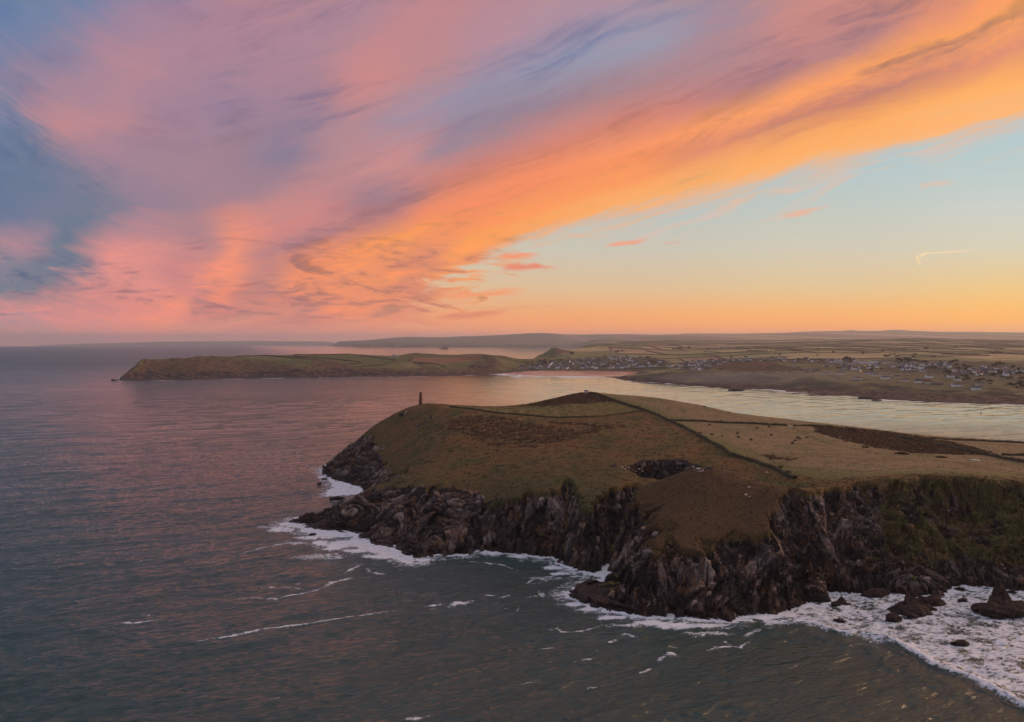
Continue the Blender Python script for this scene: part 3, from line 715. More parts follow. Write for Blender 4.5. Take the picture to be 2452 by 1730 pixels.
f = np.maximum(f, 0.42 * sst(-sdn + 7 * nb_, wd + 16, 3))
def blob(px, py, ax, ay, k=1.0, rot=0.0):
    x0, y0 = sea_at(px, py)
    dx, dy = rx - x0, ry - y0
    c_, s_ = math.cos(rot), math.sin(rot)
    e = np.sqrt(((dx * c_ + dy * s_) / ax) ** 2 + ((-dx * s_ + dy * c_) / ay) ** 2) + 0.55 * nb_
    return k * sst(e, 1.1, 0.35)
for a in [(675,1268,13,9,.85),(645,1263,14,5,.5),(735,1288,13,5,.9),(700,1300,16,5,.45),(765,1300,8,5,.95),(800,1316,10,5,1.1),(850,1322,12,5,1.1),(760,1335,22,8,.5),(905,1336,12,5,1.05),(1010,1343,9,5,1.0),
          (1000,1350,12,5,.6),(1160,1322,10,3.5,.95),(1190,1328,12,4,.7),(1240,1335,12,3,.9),(1325,1358,8,6,.95),(1350,1372,9,4,.8),(1300,1382,12,6,.5),(1385,1380,7,3,.6),
          (772,1142,6,14,.8),(800,1165,5,7,.7),(760,1120,14,10,.4),(850,1190,8,7,.5),(815,1200,10,8,.4),(1375,1445,7,4,1.0),(1410,1462,9,4,1.0),(1460,1480,10,4,1.0),(1560,1495,16,4,1.1),(1620,1500,16,5,1.05),
          (1690,1500,13,4.5,1.1),(1760,1487,10,4,1.15),(1830,1478,12,5,1.15),(1880,1473,10,4,1.1),(1500,1502,12,4,.6),(1700,1520,16,3,.5)]:
    f = np.maximum(f, blob(*a))
SURF = [sea_at(*p) for p in [(1912,1455),(1985,1420),(2150,1420),(2310,1400),(2480,1412),(2700,1500),(2800,1800),(2470,1690),(2300,1612),(2170,1560),(2060,1530),(1975,1515),(1920,1490),(1880,1478)]]
dS, _, _ = poly_sd(rx, ry, SURF)
lace = ridge2(rx / 7, ry / 7, 3)
hole = sst(fbm2(rx / 13 + 3, ry / 10, 3), 0.02, 0.35)
f = np.maximum(f, sst(dS + 6.0 * nb_, -2.5, 4.0) * (0.58 - 0.30 * hole + 0.14 * lace))
BRK = [sea_at(*p) for p in [(1840,1490),(1900,1492),(1960,1497),(2010,1515),(2060,1520),(2120,1530),(2180,1562),(2240,1594),(2300,1618),(2380,1656),(2452,1694),(2600,1775)]]
dB, pB = line_d(rx + 2.4 * nb_ + 1.5 * n2(rx / 14, ry / 14), ry + 3.0 * nb_, BRK)
f = np.maximum(f, (0.88 + 0.35 * n2(rx / 6, ry / 6 + 3)) * sst(dB, np.interp(pB, [0, 2, 3.5, 5, 6, 8, 11], [1.0, 2.2, 2.5, 1.4, 3.2, 4.6, 6.0]), 0.4))
f = np.maximum(f, 0.6 * sst(dB, 6, 1) * sst(pB, 3.2, 2.0))
STREAKS = [
 ([(475,1537),(560,1523),(640,1508),(740,1494),(830,1479),(960,1462)], 1.5, 1.0), ([(1077,1456),(1092,1448),(1112,1447),(1130,1441)], 2.6, 1.1), ([(1020,1453),(1040,1451),(1066,1450)], 1.2, .9),
 ([(1160,1428),(1188,1426)], 1.3, .9), ([(1192,1431),(1210,1429),(1226,1427)], 1.3, .9), ([(565,1432),(605,1431),(660,1433),(700,1424),(760,1413),(800,1402)], 1.3, .75),
 ([(775,1406),(800,1395),(822,1389),(846,1384)], 2.2, .95), ([(822,1374),(845,1362),(866,1353)], 1.8, .8), ([(878,1360),(886,1371),(905,1376),(926,1376)], 1.3, .85), ([(600,1408),(640,1406),(682,1408),(750,1411)], 1.3, .7),
 ([(265,1492),(330,1492),(386,1483)], 1.5, .75), ([(335,1475),(368,1474)], 1.4, .7), ([(10,1543),(70,1546),(100,1541),(152,1538)], 1.2, .7), ([(570,1329),(620,1315),(660,1306),(700,1302)], 1.2, .8),
 ([(1305,1513),(1332,1505),(1345,1515),(1362,1517),(1392,1514),(1432,1506)], 1.1, .9), ([(1487,1524),(1500,1520),(1530,1527)], 1.2, .95), ([(1650,1530),(1680,1527),(1692,1515)], 1.2, .95),
 ([(1693,1559),(1715,1552),(1750,1550),(1772,1553),(1795,1538)], 1.3, 1.0), ([(1735,1535),(1748,1548)], 1.3, .9), ([(1575,1582),(1598,1571),(1606,1567),(1622,1572)], 1.7, 1.0), ([(1530,1612),(1545,1607),(1562,1598)], 1.2, .9),
 ([(1250,1636),(1270,1632),(1288,1628)], 1.1, .8), ([(1395,1645),(1432,1642)], 1.2, .55), ([(1370,1590),(1425,1578)], 1.6, .6), ([(1285,1556),(1340,1552)], 1.4, .5), ([(1425,1556),(1440,1562)], 2.0, .6), ([(1455,1540),(1480,1530)], 1.6, .7),
 ([(640,1682),(672,1673)], 1.1, .8), ([(955,1725),(1030,1716)], 1.2, .8), ([(1100,1346),(1150,1349),(1205,1355),(1240,1368)], 1.1, .8), ([(1255,1398),(1275,1387),(1300,1375)], 1.4, .8), ([(1258,1400),(1300,1392),(1330,1385)], 1.0, .6),
 ([(1290,1418),(1298,1428),(1300,1420)], 2.0, .9), ([(1205,1457),(1230,1460)], 1.1, .7), ([(1240,1465),(1245,1450)], 1.0, .6), ([(1258,1432),(1290,1428)], 1.1, .7), ([(480,1350),(530,1345)], 1.2, .5), ([(325,1348),(365,1340)], 1.4, .5),
 ([(1000,1345),(1030,1357)], 1.0, .9), ([(955,1366),(968,1367)], 1.2, .8), ([(700,1400),(725,1392)], 1.2, .6), ([(1780,1525),(1800,1518),(1830,1508)], 1.4, .6), ([(1600,1552),(1640,1556)], 1.0, .7),
]
for L, w, k in STREAKS:
    L = [sea_at(*p) for p in L]
    d, p = line_d(rx + 1.3 * nb_, ry + 1.6 * nb_, L)
    nn = len(L) - 1
    tp_ = sst(p, 0, 0.35 * nn) * sst(p, nn, nn * 0.7) * 0.55 + 0.45
    f = np.maximum(f, .74 * k * tp_ * sst(d * (1 + 0.6 * n2(rx / 4, ry / 4)), w * 1.15, w * .1))
f = f * (0.86 + 0.35 * n2(rx / 5 + 9, ry / 5))
foam[ix] = f
# the wave about to break
hb = 1.9 * np.exp(-(dB / 4.2) ** 2) * np.interp(pB, [0, 1.5, 4, 11], [0, .8, 1, 1.3]) + 0.8 * np.exp(-((dB - 13) / 6) ** 2) * sst(dS, 0, -5)
hz[ix] += hb * sst(-sdn, 2, 8)
hz[ix] += 0.25 * sst(f, 0.4, 1.0) * (0.6 + nb_)
# keep the sheet of water low under the land
hz[ix] *= sst(-sdn, -6, 3) * 0.8 + 0.2
# ------------------------------------------------------------------ the land beyond the bay
_q = lambda px, py, m=.8: sea_at(px, py) + (m,)
FC = [_q(285,911,.9),_q(300,911.5,.8),_q(330,911.5,.7),_q(380,911,.7),_q(450,910,.7),_q(520,908,.7),_q(600,906,.6),_q(680,905,.6),_q(750,903.5,.6),_q(850,902,.5),_q(950,901,.4),_q(1060,901,.3),
 _q(1130,898.5,.25),_q(1160,897,.12),_q(1185,895.5,.05),_q(1205,896,.035),_q(1230,898,.03),_q(1260,899.5,.028),_q(1300,900.5,.026),_q(1350,901,.026),_q(1400,901.5,.026),_q(1440,902,.03),_q(1468,904.5,.1),_q(1490,909.5,.3),_q(1530,914,.3),
 _q(1600,917.5,.3),_q(1650,923,.3),_q(1700,926,.3),_q(1745,929,.3),_q(1775,932.5,.3),_q(1810,931,.3),_q(1850,932.5,.12),_q(1900,939,.05),_q(1925,943,.05),_q(1950,947,.08),_q(2000,947,.05),_q(2045,949,.1),_q(2090,954,.1),_q(2110,955,.06),_q(2130,958,.1),
 _q(2160,958.5,.1),_q(2200,961,.15),_q(2260,964,.15),_q(2320,965.5,.2),_q(2400,967.5,.15),_q(2452,970,.12),_q(2700,980,.15),(3500,1300,.2),(40000,1000,.2),(40000,40000,.2),(-7500,40000,.5),(-5620,24800,.5),(-4900,23500,1),(-3600,18900,1),(-3560,18050,1),(-3200,18000,1),(-2900,18250,1),(-2600,17950,1),
 (-1500,18100,1),(-400,17900,1),(700,18000,1),(1440,17900,.6),(1300,14000,.5),(720,9000,.5),(480,6500,.5),(330,5300,.5),(180,4850,.6),(90,4700,.6),(110,4480,.4),(120,4250,.3),(0,3950,.3),(-600,3700,.3),(-1100,3420,.4),(-1330,3080,.7),(-1400,2900,.9)]
FP = [(c[0], c[1]) for c in FC]; FM = np.array([c[2] for c in FC])
FT = [
 (345,857,2920),(350,893,2815),(330,872,2850),(420,854,3050),(490,853,3120),(450,880,2860),(470,868,2950),(560,847,3300),(620,848,3320),(680,846.5,3350),(770,847.5,3400),(850,848,3430),(600,885,2950),(600,868,3050),(700,862,3100),(760,880,2980),(850,889,3010),
 (900,886,3060),(900,866,3270),(960,849,3500),(985,847.5,3520),(996,845,3530),(1010,848,3530),(1030,850,3520),(1100,849,3620),(1060,870,3350),(1000,872,3290),(1060,890,3150),(1160,846.5,3680),(1162,855,3430),(1110,880,3290),(1200,874,3420),(1225,886,3420),(1162,885,3290),(1200,847,3750),(1280,847.5,3950),(1240,862,3750),
 (1240,886,3470),(1300,887,3380),(1300,880,3470),(1300,866,3830),(1300,855,4150),(1400,889,3320),(1400,884,3410),(1400,868,3780),(1400,858,4120),(1400,850,4420),(1500,889,3280),(1500,882,3400),(1500,862,3920),(1500,850,4420),(1560,890,3150),(1560,875,3520),
 (1290,843,4560),(1313,832,4680),(1333,833,4720),(1348,838,4780),(1270,850,4500),(1380,836,5050),(1420,829,5400),(1460,830.5,5450),(1520,828,5700),(1490,831,5500),(1560,833,6200),(1620,830,6900),(1700,826,7500),(1800,823,8000),(1900,820,8500),(2000,817,8500),(2100,813.5,8300),(2197,811.5,8200),(2300,813,8500),(2400,817,9000),(2500,820,9000),(2800,820,9000),
 (1500,840,4900),(1600,850,4500),(1600,840,5200),(1700,850,4300),(1700,840,5050),(1800,850,4050),(1800,838,4950),(1900,850,3850),(1900,838,4850),(2050,855,3450),(2050,840,4650),(2200,850,3550),(2200,835,4850),(2200,822,6500),(2350,850,3450),(2350,835,4650),(2452,855,3250),(2452,840,4350),(2452,826,6500),(2750,855,3200),(2750,835,4500),
 (1650,882,3250),(1650,866,3750),(1740,868,3450),(1850,861,3550),(1950,863,3300),(2050,868,2980),(2130,868,2920),(2250,872,2680),(2452,880,2420),(2750,880,2400),
 (1550,899,2680),(1600,890,2780),(1650,897,2600),(1700,885,2780),(1750,877,2930),(1826,868.5,3000),(1800,890,2600),(1740,905,2450),(1850,905,2360),(1850,921,2240),(1900,885,2620),(1950,900,2360),(2000,915,2150),(2050,908,2210),(2050,931,2020),(2100,895,2370),(2150,905,2210),(2150,936,1970),(2200,916,2080),
 (2290,925,1990),(2290,905,2200),(2338,932,1905),(2338,945,1830),(2400,910,2060),(2452,935,1870),(2452,900,2180),(2452,953,1770),(2750,930,1900),(2750,960,1720),
 (2100,806,15000),(2300,806,15000),(1500,819,11000),(1700,815,12500),(1900,810,14500),(2452,810,14500),(1450,812,16000),
 (850,823,18200),(900,822,18300),(870,826,18400),(1000,822,18250),(1100,823,18300),(1250,823,18300),(1350,824,17900),(1400,828,12000),
 (790,819,24500),(860,816.2,24300),(910,815,24200),(930,811,23500),(965,808,23300),(1060,808,23000),(1100,806,22500),(1150,805.5,22500),(1200,803,22500),(1250,799.5,22500),(1310,798,22500),(1350,801,22500),(1430,802,22500),(1514,799.8,22500),(1560,802,22500),(1620,801,22800),(1632,799.5,22800),
 (1700,800,23000),(1760,801,23000),(1850,800,23500),(1900,797,24000),(1980,794,24000),(2010,794.5,24000),(2040,790.5,24000),(2068,796,24000),(2090,796,24000),(2110,793.5,24000),(2132,790,24000),(2165,791,24000),(2200,795,24000),(2260,797,24000),(2300,795.5,24000),(2360,797,24000),(2452,798,24000),(2750,800,24000)]
fpts = [at(*c) for c in FT]
fpts += [(p[0] * 1.22, p[1] * 1.22, p[2] * .75) for p in fpts if p[1] > 22000]
KL = 0.55
farf = TPS([(p[0] / p[1], KL * math.log(p[1])) for p in fpts], [(p[2] - drop(p[0], p[1])) / (1 + p[1] / 4000) for p in fpts], 1e-5)
def far_h(X, Y):
    sd, bi, bt = poly_sd(X, Y, FP)
    n = len(FP); m = FM[bi] * (1 - bt) + FM[(bi + 1) % n] * bt
    sc = np.maximum(1.0, Y / 3000)
    s = sd + sc * (9 * fbm2(X / 60 / sc, Y / 60 / sc, 4) + 5 * np.minimum(1, m * 2) * ridge2(X / 45, Y / 45, 3))
    cl = m * (1 + 0.35 * n2(X / 200, Y / 200)) * s + sst(s, 0, 4) * 0.8
    # beaches rise gently, then a bank
    flat = sst(m, 0.06, 0.035)
    cl = np.where(flat > 0, cl * (1 - flat) + flat * (0.02 * s + 0.5 * np.maximum(0, s - 175)), cl)
    top = farf(X / Y, KL * np.log(Y)) * (1 + Y / 4000)
    top = np.maximum(top, 2.0) + 2.2 * sc * fbm2(X / 140 / sc, Y / 140 / sc, 4) * sst(s, 40, 200)
    z = smin(top, cl, 4.0 * sc)
    rk_ = sst(top - z, 2, 9)
    return z, sd, m, rk_, flat
FUS = np.concatenate([np.arange(-0.56, 0.72, 0.00115), np.linspace(0.722, 1.3, 70)])
FYS = np.exp(np.concatenate([np.linspace(math.log(1600), math.log(4200), 520), np.linspace(math.log(4210), math.log(9500), 150), np.linspace(math.log(9600), math.log(30000), 150)]))
fu, fy_ = np.meshgrid(FUS, FYS); fx_ = fu * fy_
FZ, FSD, FMM, FROCK, FFLAT = far_h(fx_, fy_)
FZ = FZ + drop(fx_, fy_)
def far_z(x, y):
    u = x / y
    i = np.clip(np.searchsorted(FYS, y) - 1, 0, len(FYS) - 2); j = np.clip(np.searchsorted(FUS, u) - 1, 0, len(FUS) - 2)
    a = (y - FYS[i]) / (FYS[i + 1] - FYS[i]); b = (u - FUS[j]) / (FUS[j + 1] - FUS[j])
    return (FZ[i, j] * (1 - a) * (1 - b) + FZ[i + 1, j] * a * (1 - b) + FZ[i, j + 1] * (1 - a) * b + FZ[i + 1, j + 1] * a * b)
_fy = np.exp(np.linspace(math.log(1650), math.log(29000), 2600))
def far_hit(px, py):
    u, w = ray(px, py)
    zz = far_z(u * _fy, _fy)
    land = zz > drop(u * _fy, _fy) + 0.6
    m = np.nonzero((zz >= CH + w * _fy) & land)[0]
    if len(m) == 0: return None
    return (u * _fy[m[0]], float(_fy[m[0]]), float(zz[m[0]]))
fA = fbm2(fx_ / 160, fy_ / 160, 5, .6); fB = fbm2(fx_ / 45, fy_ / 45, 4, .6)
scrub = np.zeros_like(FZ); brown = np.zeros_like(FZ)
def fpoly(pts, soft=20, k=60):
    L = []
    for p in pts:
        h = None
        for d in range(0, 12, 2):
            h = far_hit(p[0], p[1] + d)
            if h: break
        if h: L.append(h[:2])
        else: L.append(sea_at(*p))
    d, _, _ = poly_sd(fx_, fy_, L)
    return sst(d + k * fB, -soft, soft)
near_ = fy_ < 4300
brown = np.maximum(brown, fpoly([(300,890),(345,857),(480,853),(560,860),(640,868),(700,878),(760,884),(760,900),(450,908),(300,908)]))
brown = np.maximum(brown, fpoly([(745,868),(775,864),(810,868),(860,884),(960,884),(1060,886),(1120,880),(1162,853),(1225,882),(1180,890),(1050,897),(760,898)]))
brown = np.maximum(brown, fpoly([(1740,872),(1826,867),(1900,880),(1960,892),(1860,896),(1760,892),(1700,884)]) * .8)
brown = np.maximum(brown, fpoly([(1265,852),(1285,843),(1313,831),(1345,836),(1365,846),(1330,852)], 8, 15))
scrub = np.maximum(scrub, fpoly([(1225,882),(1300,883),(1400,886),(1540,887),(1560,893),(1400,896),(1240,897),(1215,893)], 8, 25))
scrub = np.maximum(scrub, fpoly([(1480,905),(1560,896),(1680,890),(1800,896),(1900,900),(2000,915),(2150,925),(2300,938),(2452,948),(2452,962),(2200,952),(2050,945),(1900,932),(1700,924),(1540,914)], 15, 60) * .95)
scrub = np.maximum(scrub, fpoly([(2200,885),(2300,890),(2452,880),(2452,925),(2380,905),(2300,902),(2230,893)], 25, 90) * .8)
for P__ in ([(1235,886),(1290,866),(1400,856),(1560,855),(1605,868),(1600,886)],[(1600,889),(1640,870),(1740,861),(2050,858),(2060,872),(1990,876),(1850,870),(1740,872),(1690,890)],[(1970,872),(2145,860),(2452,872),(2452,905),(2300,902),(2200,893),(2060,890)]):
    scrub = np.maximum(scrub, fpoly(P__, 15, 70) * .75)
scrub = np.maximum(scrub, sst(fA, 0.18, 0.4) * sst(FSD, 700, 200) * (fu > .1) * .8)
sand = FFLAT * sst(FZ - drop(fx_, fy_), 5.5, 3.0) * (fy_ < 4200)
rockm = np.clip(FROCK * sst(30 + 40 * fA - (FZ - drop(fx_, fy_)), -6, 8) * (1 - FFLAT), 0, 1)
rockm = np.maximum(rockm, sst(FZ - drop(fx_, fy_) - 26 * fB - 14 * fA, 24, 15) * (fu < .02) * (fy_ < 3600) * sst(FSD, 200, 120))
rockm = np.maximum(rockm, sst(FZ - drop(fx_, fy_), 7, 3) * (1 - FFLAT) * (fy_ < 6000))
wet = sst(FZ - drop(fx_, fy_), 3.5, 1.0)
# fields: strips across the view, each cut into cells; hedges are built on the same lines later
SK = [2560.0]
while SK[-1] < 13000: SK.append(SK[-1] * 1.095)
def strip_y(k, x): return SK[k] + 0.028 * SK[k] * (n2(x / 620 + 7 * k, x * 0 + k * 1.7) + .5 * n2(x / 210, x * 0 + k * 2.3)) + 0.05 * x * math.sin(k * 1.3)
def cell_x(k, j):
    h = math.sin(k * 12.9898 + j * 78.233) * 43758.5453; h -= math.floor(h); w = 150 + SK[k] * .03
    return (j + .55 * (h - .5)) * w
kk = np.zeros(FZ.shape, int)
for k in range(len(SK)): kk = np.where(fy_ > strip_y(k, fx_), k + 1, kk)
FCOL = np.array([C(88,88,54), C(104,100,62), C(94,92,58), C(132,118,84), C(112,104,70), C(150,130,98), C(90,92,56), C(122,98,78), C(108,106,70), C(140,124,88)])
jj = np.zeros(FZ.shape, int)
for k in range(len(SK) + 1):
    m_ = kk == k
    if not m_.any(): continue
    k1 = min(k, len(SK) - 1); w = 150 + SK[k1] * .03
    xs_ = fx_[m_] + 0.12 * (fy_[m_] - SK[k1]) * math.sin(k * 2.1); 
    cj = np.array([cell_x(k1, j) for j in range(-60, 90)])
    jj[m_] = np.searchsorted(cj, xs_)
hid = np.abs(np.sin(kk * 91.7 + jj * 37.31) * 9131.7) % 1.0
field = FCOL[(hid * 10).astype(int)]
field = field * (1.15 + .35 * np.abs(np.sin(kk * 17.7 + jj * 7.31)))[..., None]
lowl = sst(fy_, 3000, 2600) * (fu > .1)
field = mixc(field, mixc(C(78, 78, 50) + 0 * field, C(104, 94, 62), sst(fA + .6 * fB, -.1, .3)), lowl * .85)
scrub = np.maximum(scrub, lowl * sst(fB + .6 * fA, .0, .25) * .75)
pent = (fu < .055)
green = mixc(C(86, 88, 50) + 0 * field, C(98, 92, 56), sst(fA, -.2, .3))
field = np.where(pent[..., None], green, field)
pl = fpoly([(992,857),(1150,849),(1160,853),(1110,868),(1060,872),(985,865)], 6, 8) * pent
field = mixc(field, C(128, 92, 70), pl)
for pts, cc in (([(575,850),(640,851),(700,860),(690,866),(600,858)], C(106, 102, 62)), ([(1000,868),(1080,874),(1040,882),(960,880),(960,870)], C(116, 104, 66)), ([(790,850),(960,852),(950,862),(860,858)], C(92, 92, 56))):
    field = mixc(field, cc + 0 * field, fpoly(pts, 6, 8) * pent)
fv = np.stack([fx_, fy_, FZ], -1)
fv[..., 2] += (4.5 * np.maximum(0, fB) * scrub + (9 * fB + 3 * ridge2(fx_ / 30, fy_ / 30, 3)) * brown * sst(FSD, 10, 60) * sst(FZ, 75, 60) + 3.5 * fbm2(fx_ / 22, fy_ / 22, 3) * rockm * sst(FSD, 0, 30)) * (fy_ < 5000)
attrs = {'field': field.reshape(-1, 3), 'brown': brown.ravel(), 'scrub': scrub.ravel(), 'sand': sand.ravel(), 'rock': rockm.ravel(), 'wet': wet.ravel()}
q = grid_faces(len(FYS), len(FUS), keep=(FZ > drop(fx_, fy_) - 3))
v_, q, attrs = compact(fv.reshape(-1, 3), q, attrs)
m_far, g, b, pos = material("farmland", 0.95)
brn = g.attr('brown'); scr = g.attr('scrub'); snd = g.attr('sand'); rok = g.attr('rock'); wt_ = g.attr('wet')
flatp = g.mapping(pos, (1, 1, 0))
fieldc = g.attr('field', 'Color')
fn = g.noise(flatp, 0.02, 5, 0.65); fn2 = g.noise(flatp, 0.0032, 4, 0.6)
fieldc = g.mix(g.ss(fn, 0.3, 0.7), g.mix(1.0, fieldc, (0.8, 0.8, 0.8), 'MULTIPLY'), g.mix(1.0, fieldc, (1.15, 1.15, 1.1), 'MULTIPLY'))
woods = g.ss(g.noise(flatp, 0.0042, 5, 0.62, 0.5), 0.62, 0.67)
dark = lin((62, 58, 46))
c = fieldc
c = g.mix(woods, c, dark)
brc = g.ramp(g.noise(flatp, 0.03, 5, 0.65), [(0.35, lin((74, 52, 44))), (0.5, lin((92, 76, 52))), (0.62, lin((92, 64, 50))), (0.75, lin((118, 98, 68)))])
c = g.mix(g.ss(brn + (fn - 0.5) * 0.5, 0.35, 0.65), c, brc)
scc = g.ramp(g.noise(flatp, 0.013, 5, 0.7), [(0.36, lin((36, 36, 34))), (0.46, lin((56, 56, 44))), (0.56, lin((78, 72, 52))), (0.66, lin((118, 108, 72)))])
c = g.mix(g.ss(scr + (fn - 0.5) * 0.6, 0.35, 0.6), c, scc)
rkc = g.ramp(g.noise(g.mapping(pos, (1, 1, 0.4)), 0.06, 6, 0.7), [(0.38, lin((34, 28, 30))), (0.5, lin((58, 46, 44))), (0.6, lin((100, 78, 66))), (0.7, lin((126, 104, 90)))])
c = g.mix(g.ss(rok + (g.noise(pos, 0.05, 5, 0.7) - 0.5) * 1.0, 0.42, 0.6), c, rkc)
sdc = g.mix(g.noise(flatp, 0.03, 3, 0.5), lin((176, 130, 104)), lin((158, 116, 98)))
c = g.mix(g.ss(snd, 0.3, 0.6), c, sdc)
g.put(b.inputs['Base Color'], c)
g.put(b.inputs['Roughness'], 0.95 - g.ss(snd, 0.3, 0.6) * wt_ * 0.7)
g.put(b.inputs['Normal'], g.bump(g.noise(pos, 0.08, 5, 0.7) * 6.0 + woods * 8.0, 0.6 , 1.0))
o = mesh_from("farmland", v_, q, m_far, True, attrs); tag(o, kind='structure')
# low coast on the horizon to the left
pxs = np.linspace(90, 800, 160)
tops = np.interp(pxs, [90,130,200,300,380,500,600,700,770,800], [828,826,823.5,821,818.5,817.5,817,817.6,818,820]) + 0.35 * n2(pxs / 25, pxs * 0)
V_, Q_ = [], []
prof = [(36500, None, 0), (36700, .35, 0), (37600, .8, 0), (38600, 1.0, 0), (40500, .8, 0), (42500, None, 0)]
for k, (yy, fr, _) in enumerate(prof):
    for i, p_ in enumerate(pxs):
        tx, ty, tz = at(p_, tops[i], 38600)
        u_ = tx / ty; X_w = u_ * yy; base = drop(X_w, yy); hgt_ = tz - drop(tx, ty)
        z_ = base - 5 if fr is None else base + max(hgt_, -4) * fr * (1 + .15 * float(n2(np.array(X_w / 900), np.array(yy / 900))))
        V_.append((X_w, yy, z_ if abs(fr or 0) < 1 else tz))
n_ = len(pxs)
Q_ = grid_faces(len(prof), n_)
o = mesh_from("distant_coast", np.array(V_), Q_, m_far, True, {k: np.zeros(len(V_)) for k in ('sand','wet','brown','scrub','rock')} | {'field': np.tile(C(96, 96, 66), (len(V_), 1))}); tag(o, kind='structure')
# surf along the far shore goes on the water sheet
fr_ = (sy > 1500) & (sy < 3600) & (su > -0.56) & (su < 0.7)
ii = np.nonzero(fr_)
d_, bi_, bt_ = poly_sd(sx[ii], sy[ii], FP)
nn_ = n2(sx[ii] / 60, sy[ii] / 60); mm_ = FM[bi_] * (1 - bt_) + FM[(bi_ + 1) % len(FM)] * bt_
bay = sst(mm_, 0.1, 0.03)
ff = sst(-d_ + 10 * nn_, 26, 4) * sst(n2(sx[ii] / 130 + 4, sy[ii] / 40), -0.25, 0.35) * 0.95
wv = n2(sx[ii] / 150, (sy[ii] + .25 * sx[ii]) / 22)
ff = np.maximum(ff, bay * sst(-d_, 330, 60) * sst(wv, -0.2, 0.35) * .72 * (su[ii] < .16))
ff = np.maximum(ff, bay * sst(-d_, 60, 10) * .5)
foam[ii] = np.maximum(foam[ii], ff)
sz = hz + drop(sx, sy)
verts = np.stack([sx, sy, sz], -1).reshape(-1, 3)
m_sea, g, b, pos = material("sea_water", 0.12)
X_, Y_, Z_ = g.sep(pos)
fm = g.attr('foam')
rotv = g.mapping(pos, (1, 1, 1), (0, 0, -0.44))
w1 = g.noise(g.mapping(rotv, (0.10, 0.33, 1)), 1.0, 5, 0.62, 0.4)
w2 = g.noise(g.mapping(rotv, (0.4, 1.0, 1)), 1.0, 4, 0.6, 0.3)
w3 = g.noise(g.mapping(rotv, (0.010, 0.035, 1)), 1.0, 3, 0.5, 0.3)
w4 = g.noise(g.mapping(pos, (0.0018, 0.0065, 1)), 1.0, 4, 0.6, 0.3)
calm = g.ss(Y_ + X_ * 0.15, 950.0, 1500.0) * g.ss(X_, -600.0, 200.0)
lull = g.ss(Y_, 500.0, 2200.0) * g.ss(X_ + Y_ * 0.33, -300.0, 900.0) * 0.6
swl = g.noise(g.mapping(g.mapping(pos, (1, 1, 1), (0, 0, 1.15)), (0.0022, 0.021, 1)), 1.0, 3, 0.5, 0.4)
swl2 = g.noise(g.mapping(g.mapping(pos, (1, 1, 1), (0, 0, 1.02)), (0.006, 0.06, 1)), 1.0, 3, 0.5, 0.4)
slick = g.ss(Y_ - X_ * 0.25, 345.0, 290.0) * g.ss(X_, 20.0, 110.0)
hgt = (w1 * (1.5 - slick * 0.8) + w2 * 0.45 + w3 * 3.2) * (1.0 - lull) * (1.0 - calm * 0.97) + (swl * 1.1 + swl2 * 0.28) * calm
g.put(b.inputs['Normal'], g.bump(hgt, 1.0, 1.0))
f1 = g.noise(g.mapping(rotv, (0.30, 0.55, 1)), 1.0, 6, 0.68, 0.8)
f2 = g.vor(g.mapping(rotv, (0.26, 0.42, 1)), 1.0, 'DISTANCE_TO_EDGE')
f3 = g.vor(g.mapping(rotv, (0.7, 1.05, 1)), 1.0, 'DISTANCE_TO_EDGE')
thr = g.ss(f1, 0.30, 0.70, typ='LINEAR') * 0.56 + g.ss(f2, 0.0, 0.38) * 0.26 + g.ss(f3, 0.0, 0.4) * 0.18
fmask = g.ss(fm - thr, -0.22, 0.30) * g.ss(fm, 0.04, 0.28) * 0.92
near_shore = g.ss(fm, 0.15, 0.7)
waterc = g.mix(near_shore, (0.028, 0.062, 0.058), (0.04, 0.10, 0.098))
basec = g.mix(fmask, waterc, (0.78, 0.80, 0.84))
g.put(b.inputs['Base Color'], basec)
g.put(b.inputs['Roughness'], g.ss(fmask, 0, 1, 0.0, 0.75) + g.ss(w4, 0.3, 0.7, 0.03, 0.10) * (1.0 - fmask) + g.ss(Y_, 900.0, 5000.0) * g.ss(X_ + Y_ * 0.33, 900.0, -300.0) * 0.30)
b.inputs['IOR'].default_value = 1.333
b.inputs['Specular IOR Level'].default_value = 0.5
q = grid_faces(*sx.shape)
o = mesh_from("sea", verts, q, m_sea, True, {'foam': foam.ravel()})
tag(o, kind='structure')
# ------------------------------------------------------------------ simple materials for things
def plain(name, rgb, rough=0.85, nscale=0.8, var=0.25, emit=None, bumpv=0.0, spec=0.25):
    m, g, b, pos = material(name, rough)
    b.inputs['Specular IOR Level'].default_value = spec
    tcn = g.new('ShaderNodeTexCoord'); ob = E(g, tcn.outputs['Object'])
    n = g.noise(ob, nscale, 4, 0.65)
    c = lin(rgb)
    g.put(b.inputs['Base Color'], g.mix(g.ss(n, 0.3, 0.7), tuple(v * (1 - var) for v in c), tuple(min(1, v * (1 + var)) for v in c)))
    if bumpv: g.put(b.inputs['Normal'], g.bump(n, bumpv, 1.0))
    if emit:
        g.put(b.inputs['Emission Color'], lin(emit[0])); b.inputs['Emission Strength'].default_value = emit[1]
    return m
M_WHITE = plain("white_render", (245, 243, 239), .8, .5, .05)
M_CREAM = plain("cream_render", (214, 200, 178), .8, .5, .08)
M_GREYW = plain("grey_stone_wall", (140, 132, 122), .9, 1.2, .25)
M_BLUEW = plain("pale_blue_render", (176, 190, 206), .8, .5, .08)
M_SLATE = plain("slate_roof", (74, 70, 74), .75, 1.0, .2)
M_ROOFR = plain("red_tile_roof", (104, 70, 60), .85, 1.0, .2)
M_GLASS = plain("window_glass", (24, 28, 36), .1, .5, .1, spec=.6)
M_STONE = plain("tower_masonry", (128, 96, 76), .95, 1.6, .45, bumpv=.5)
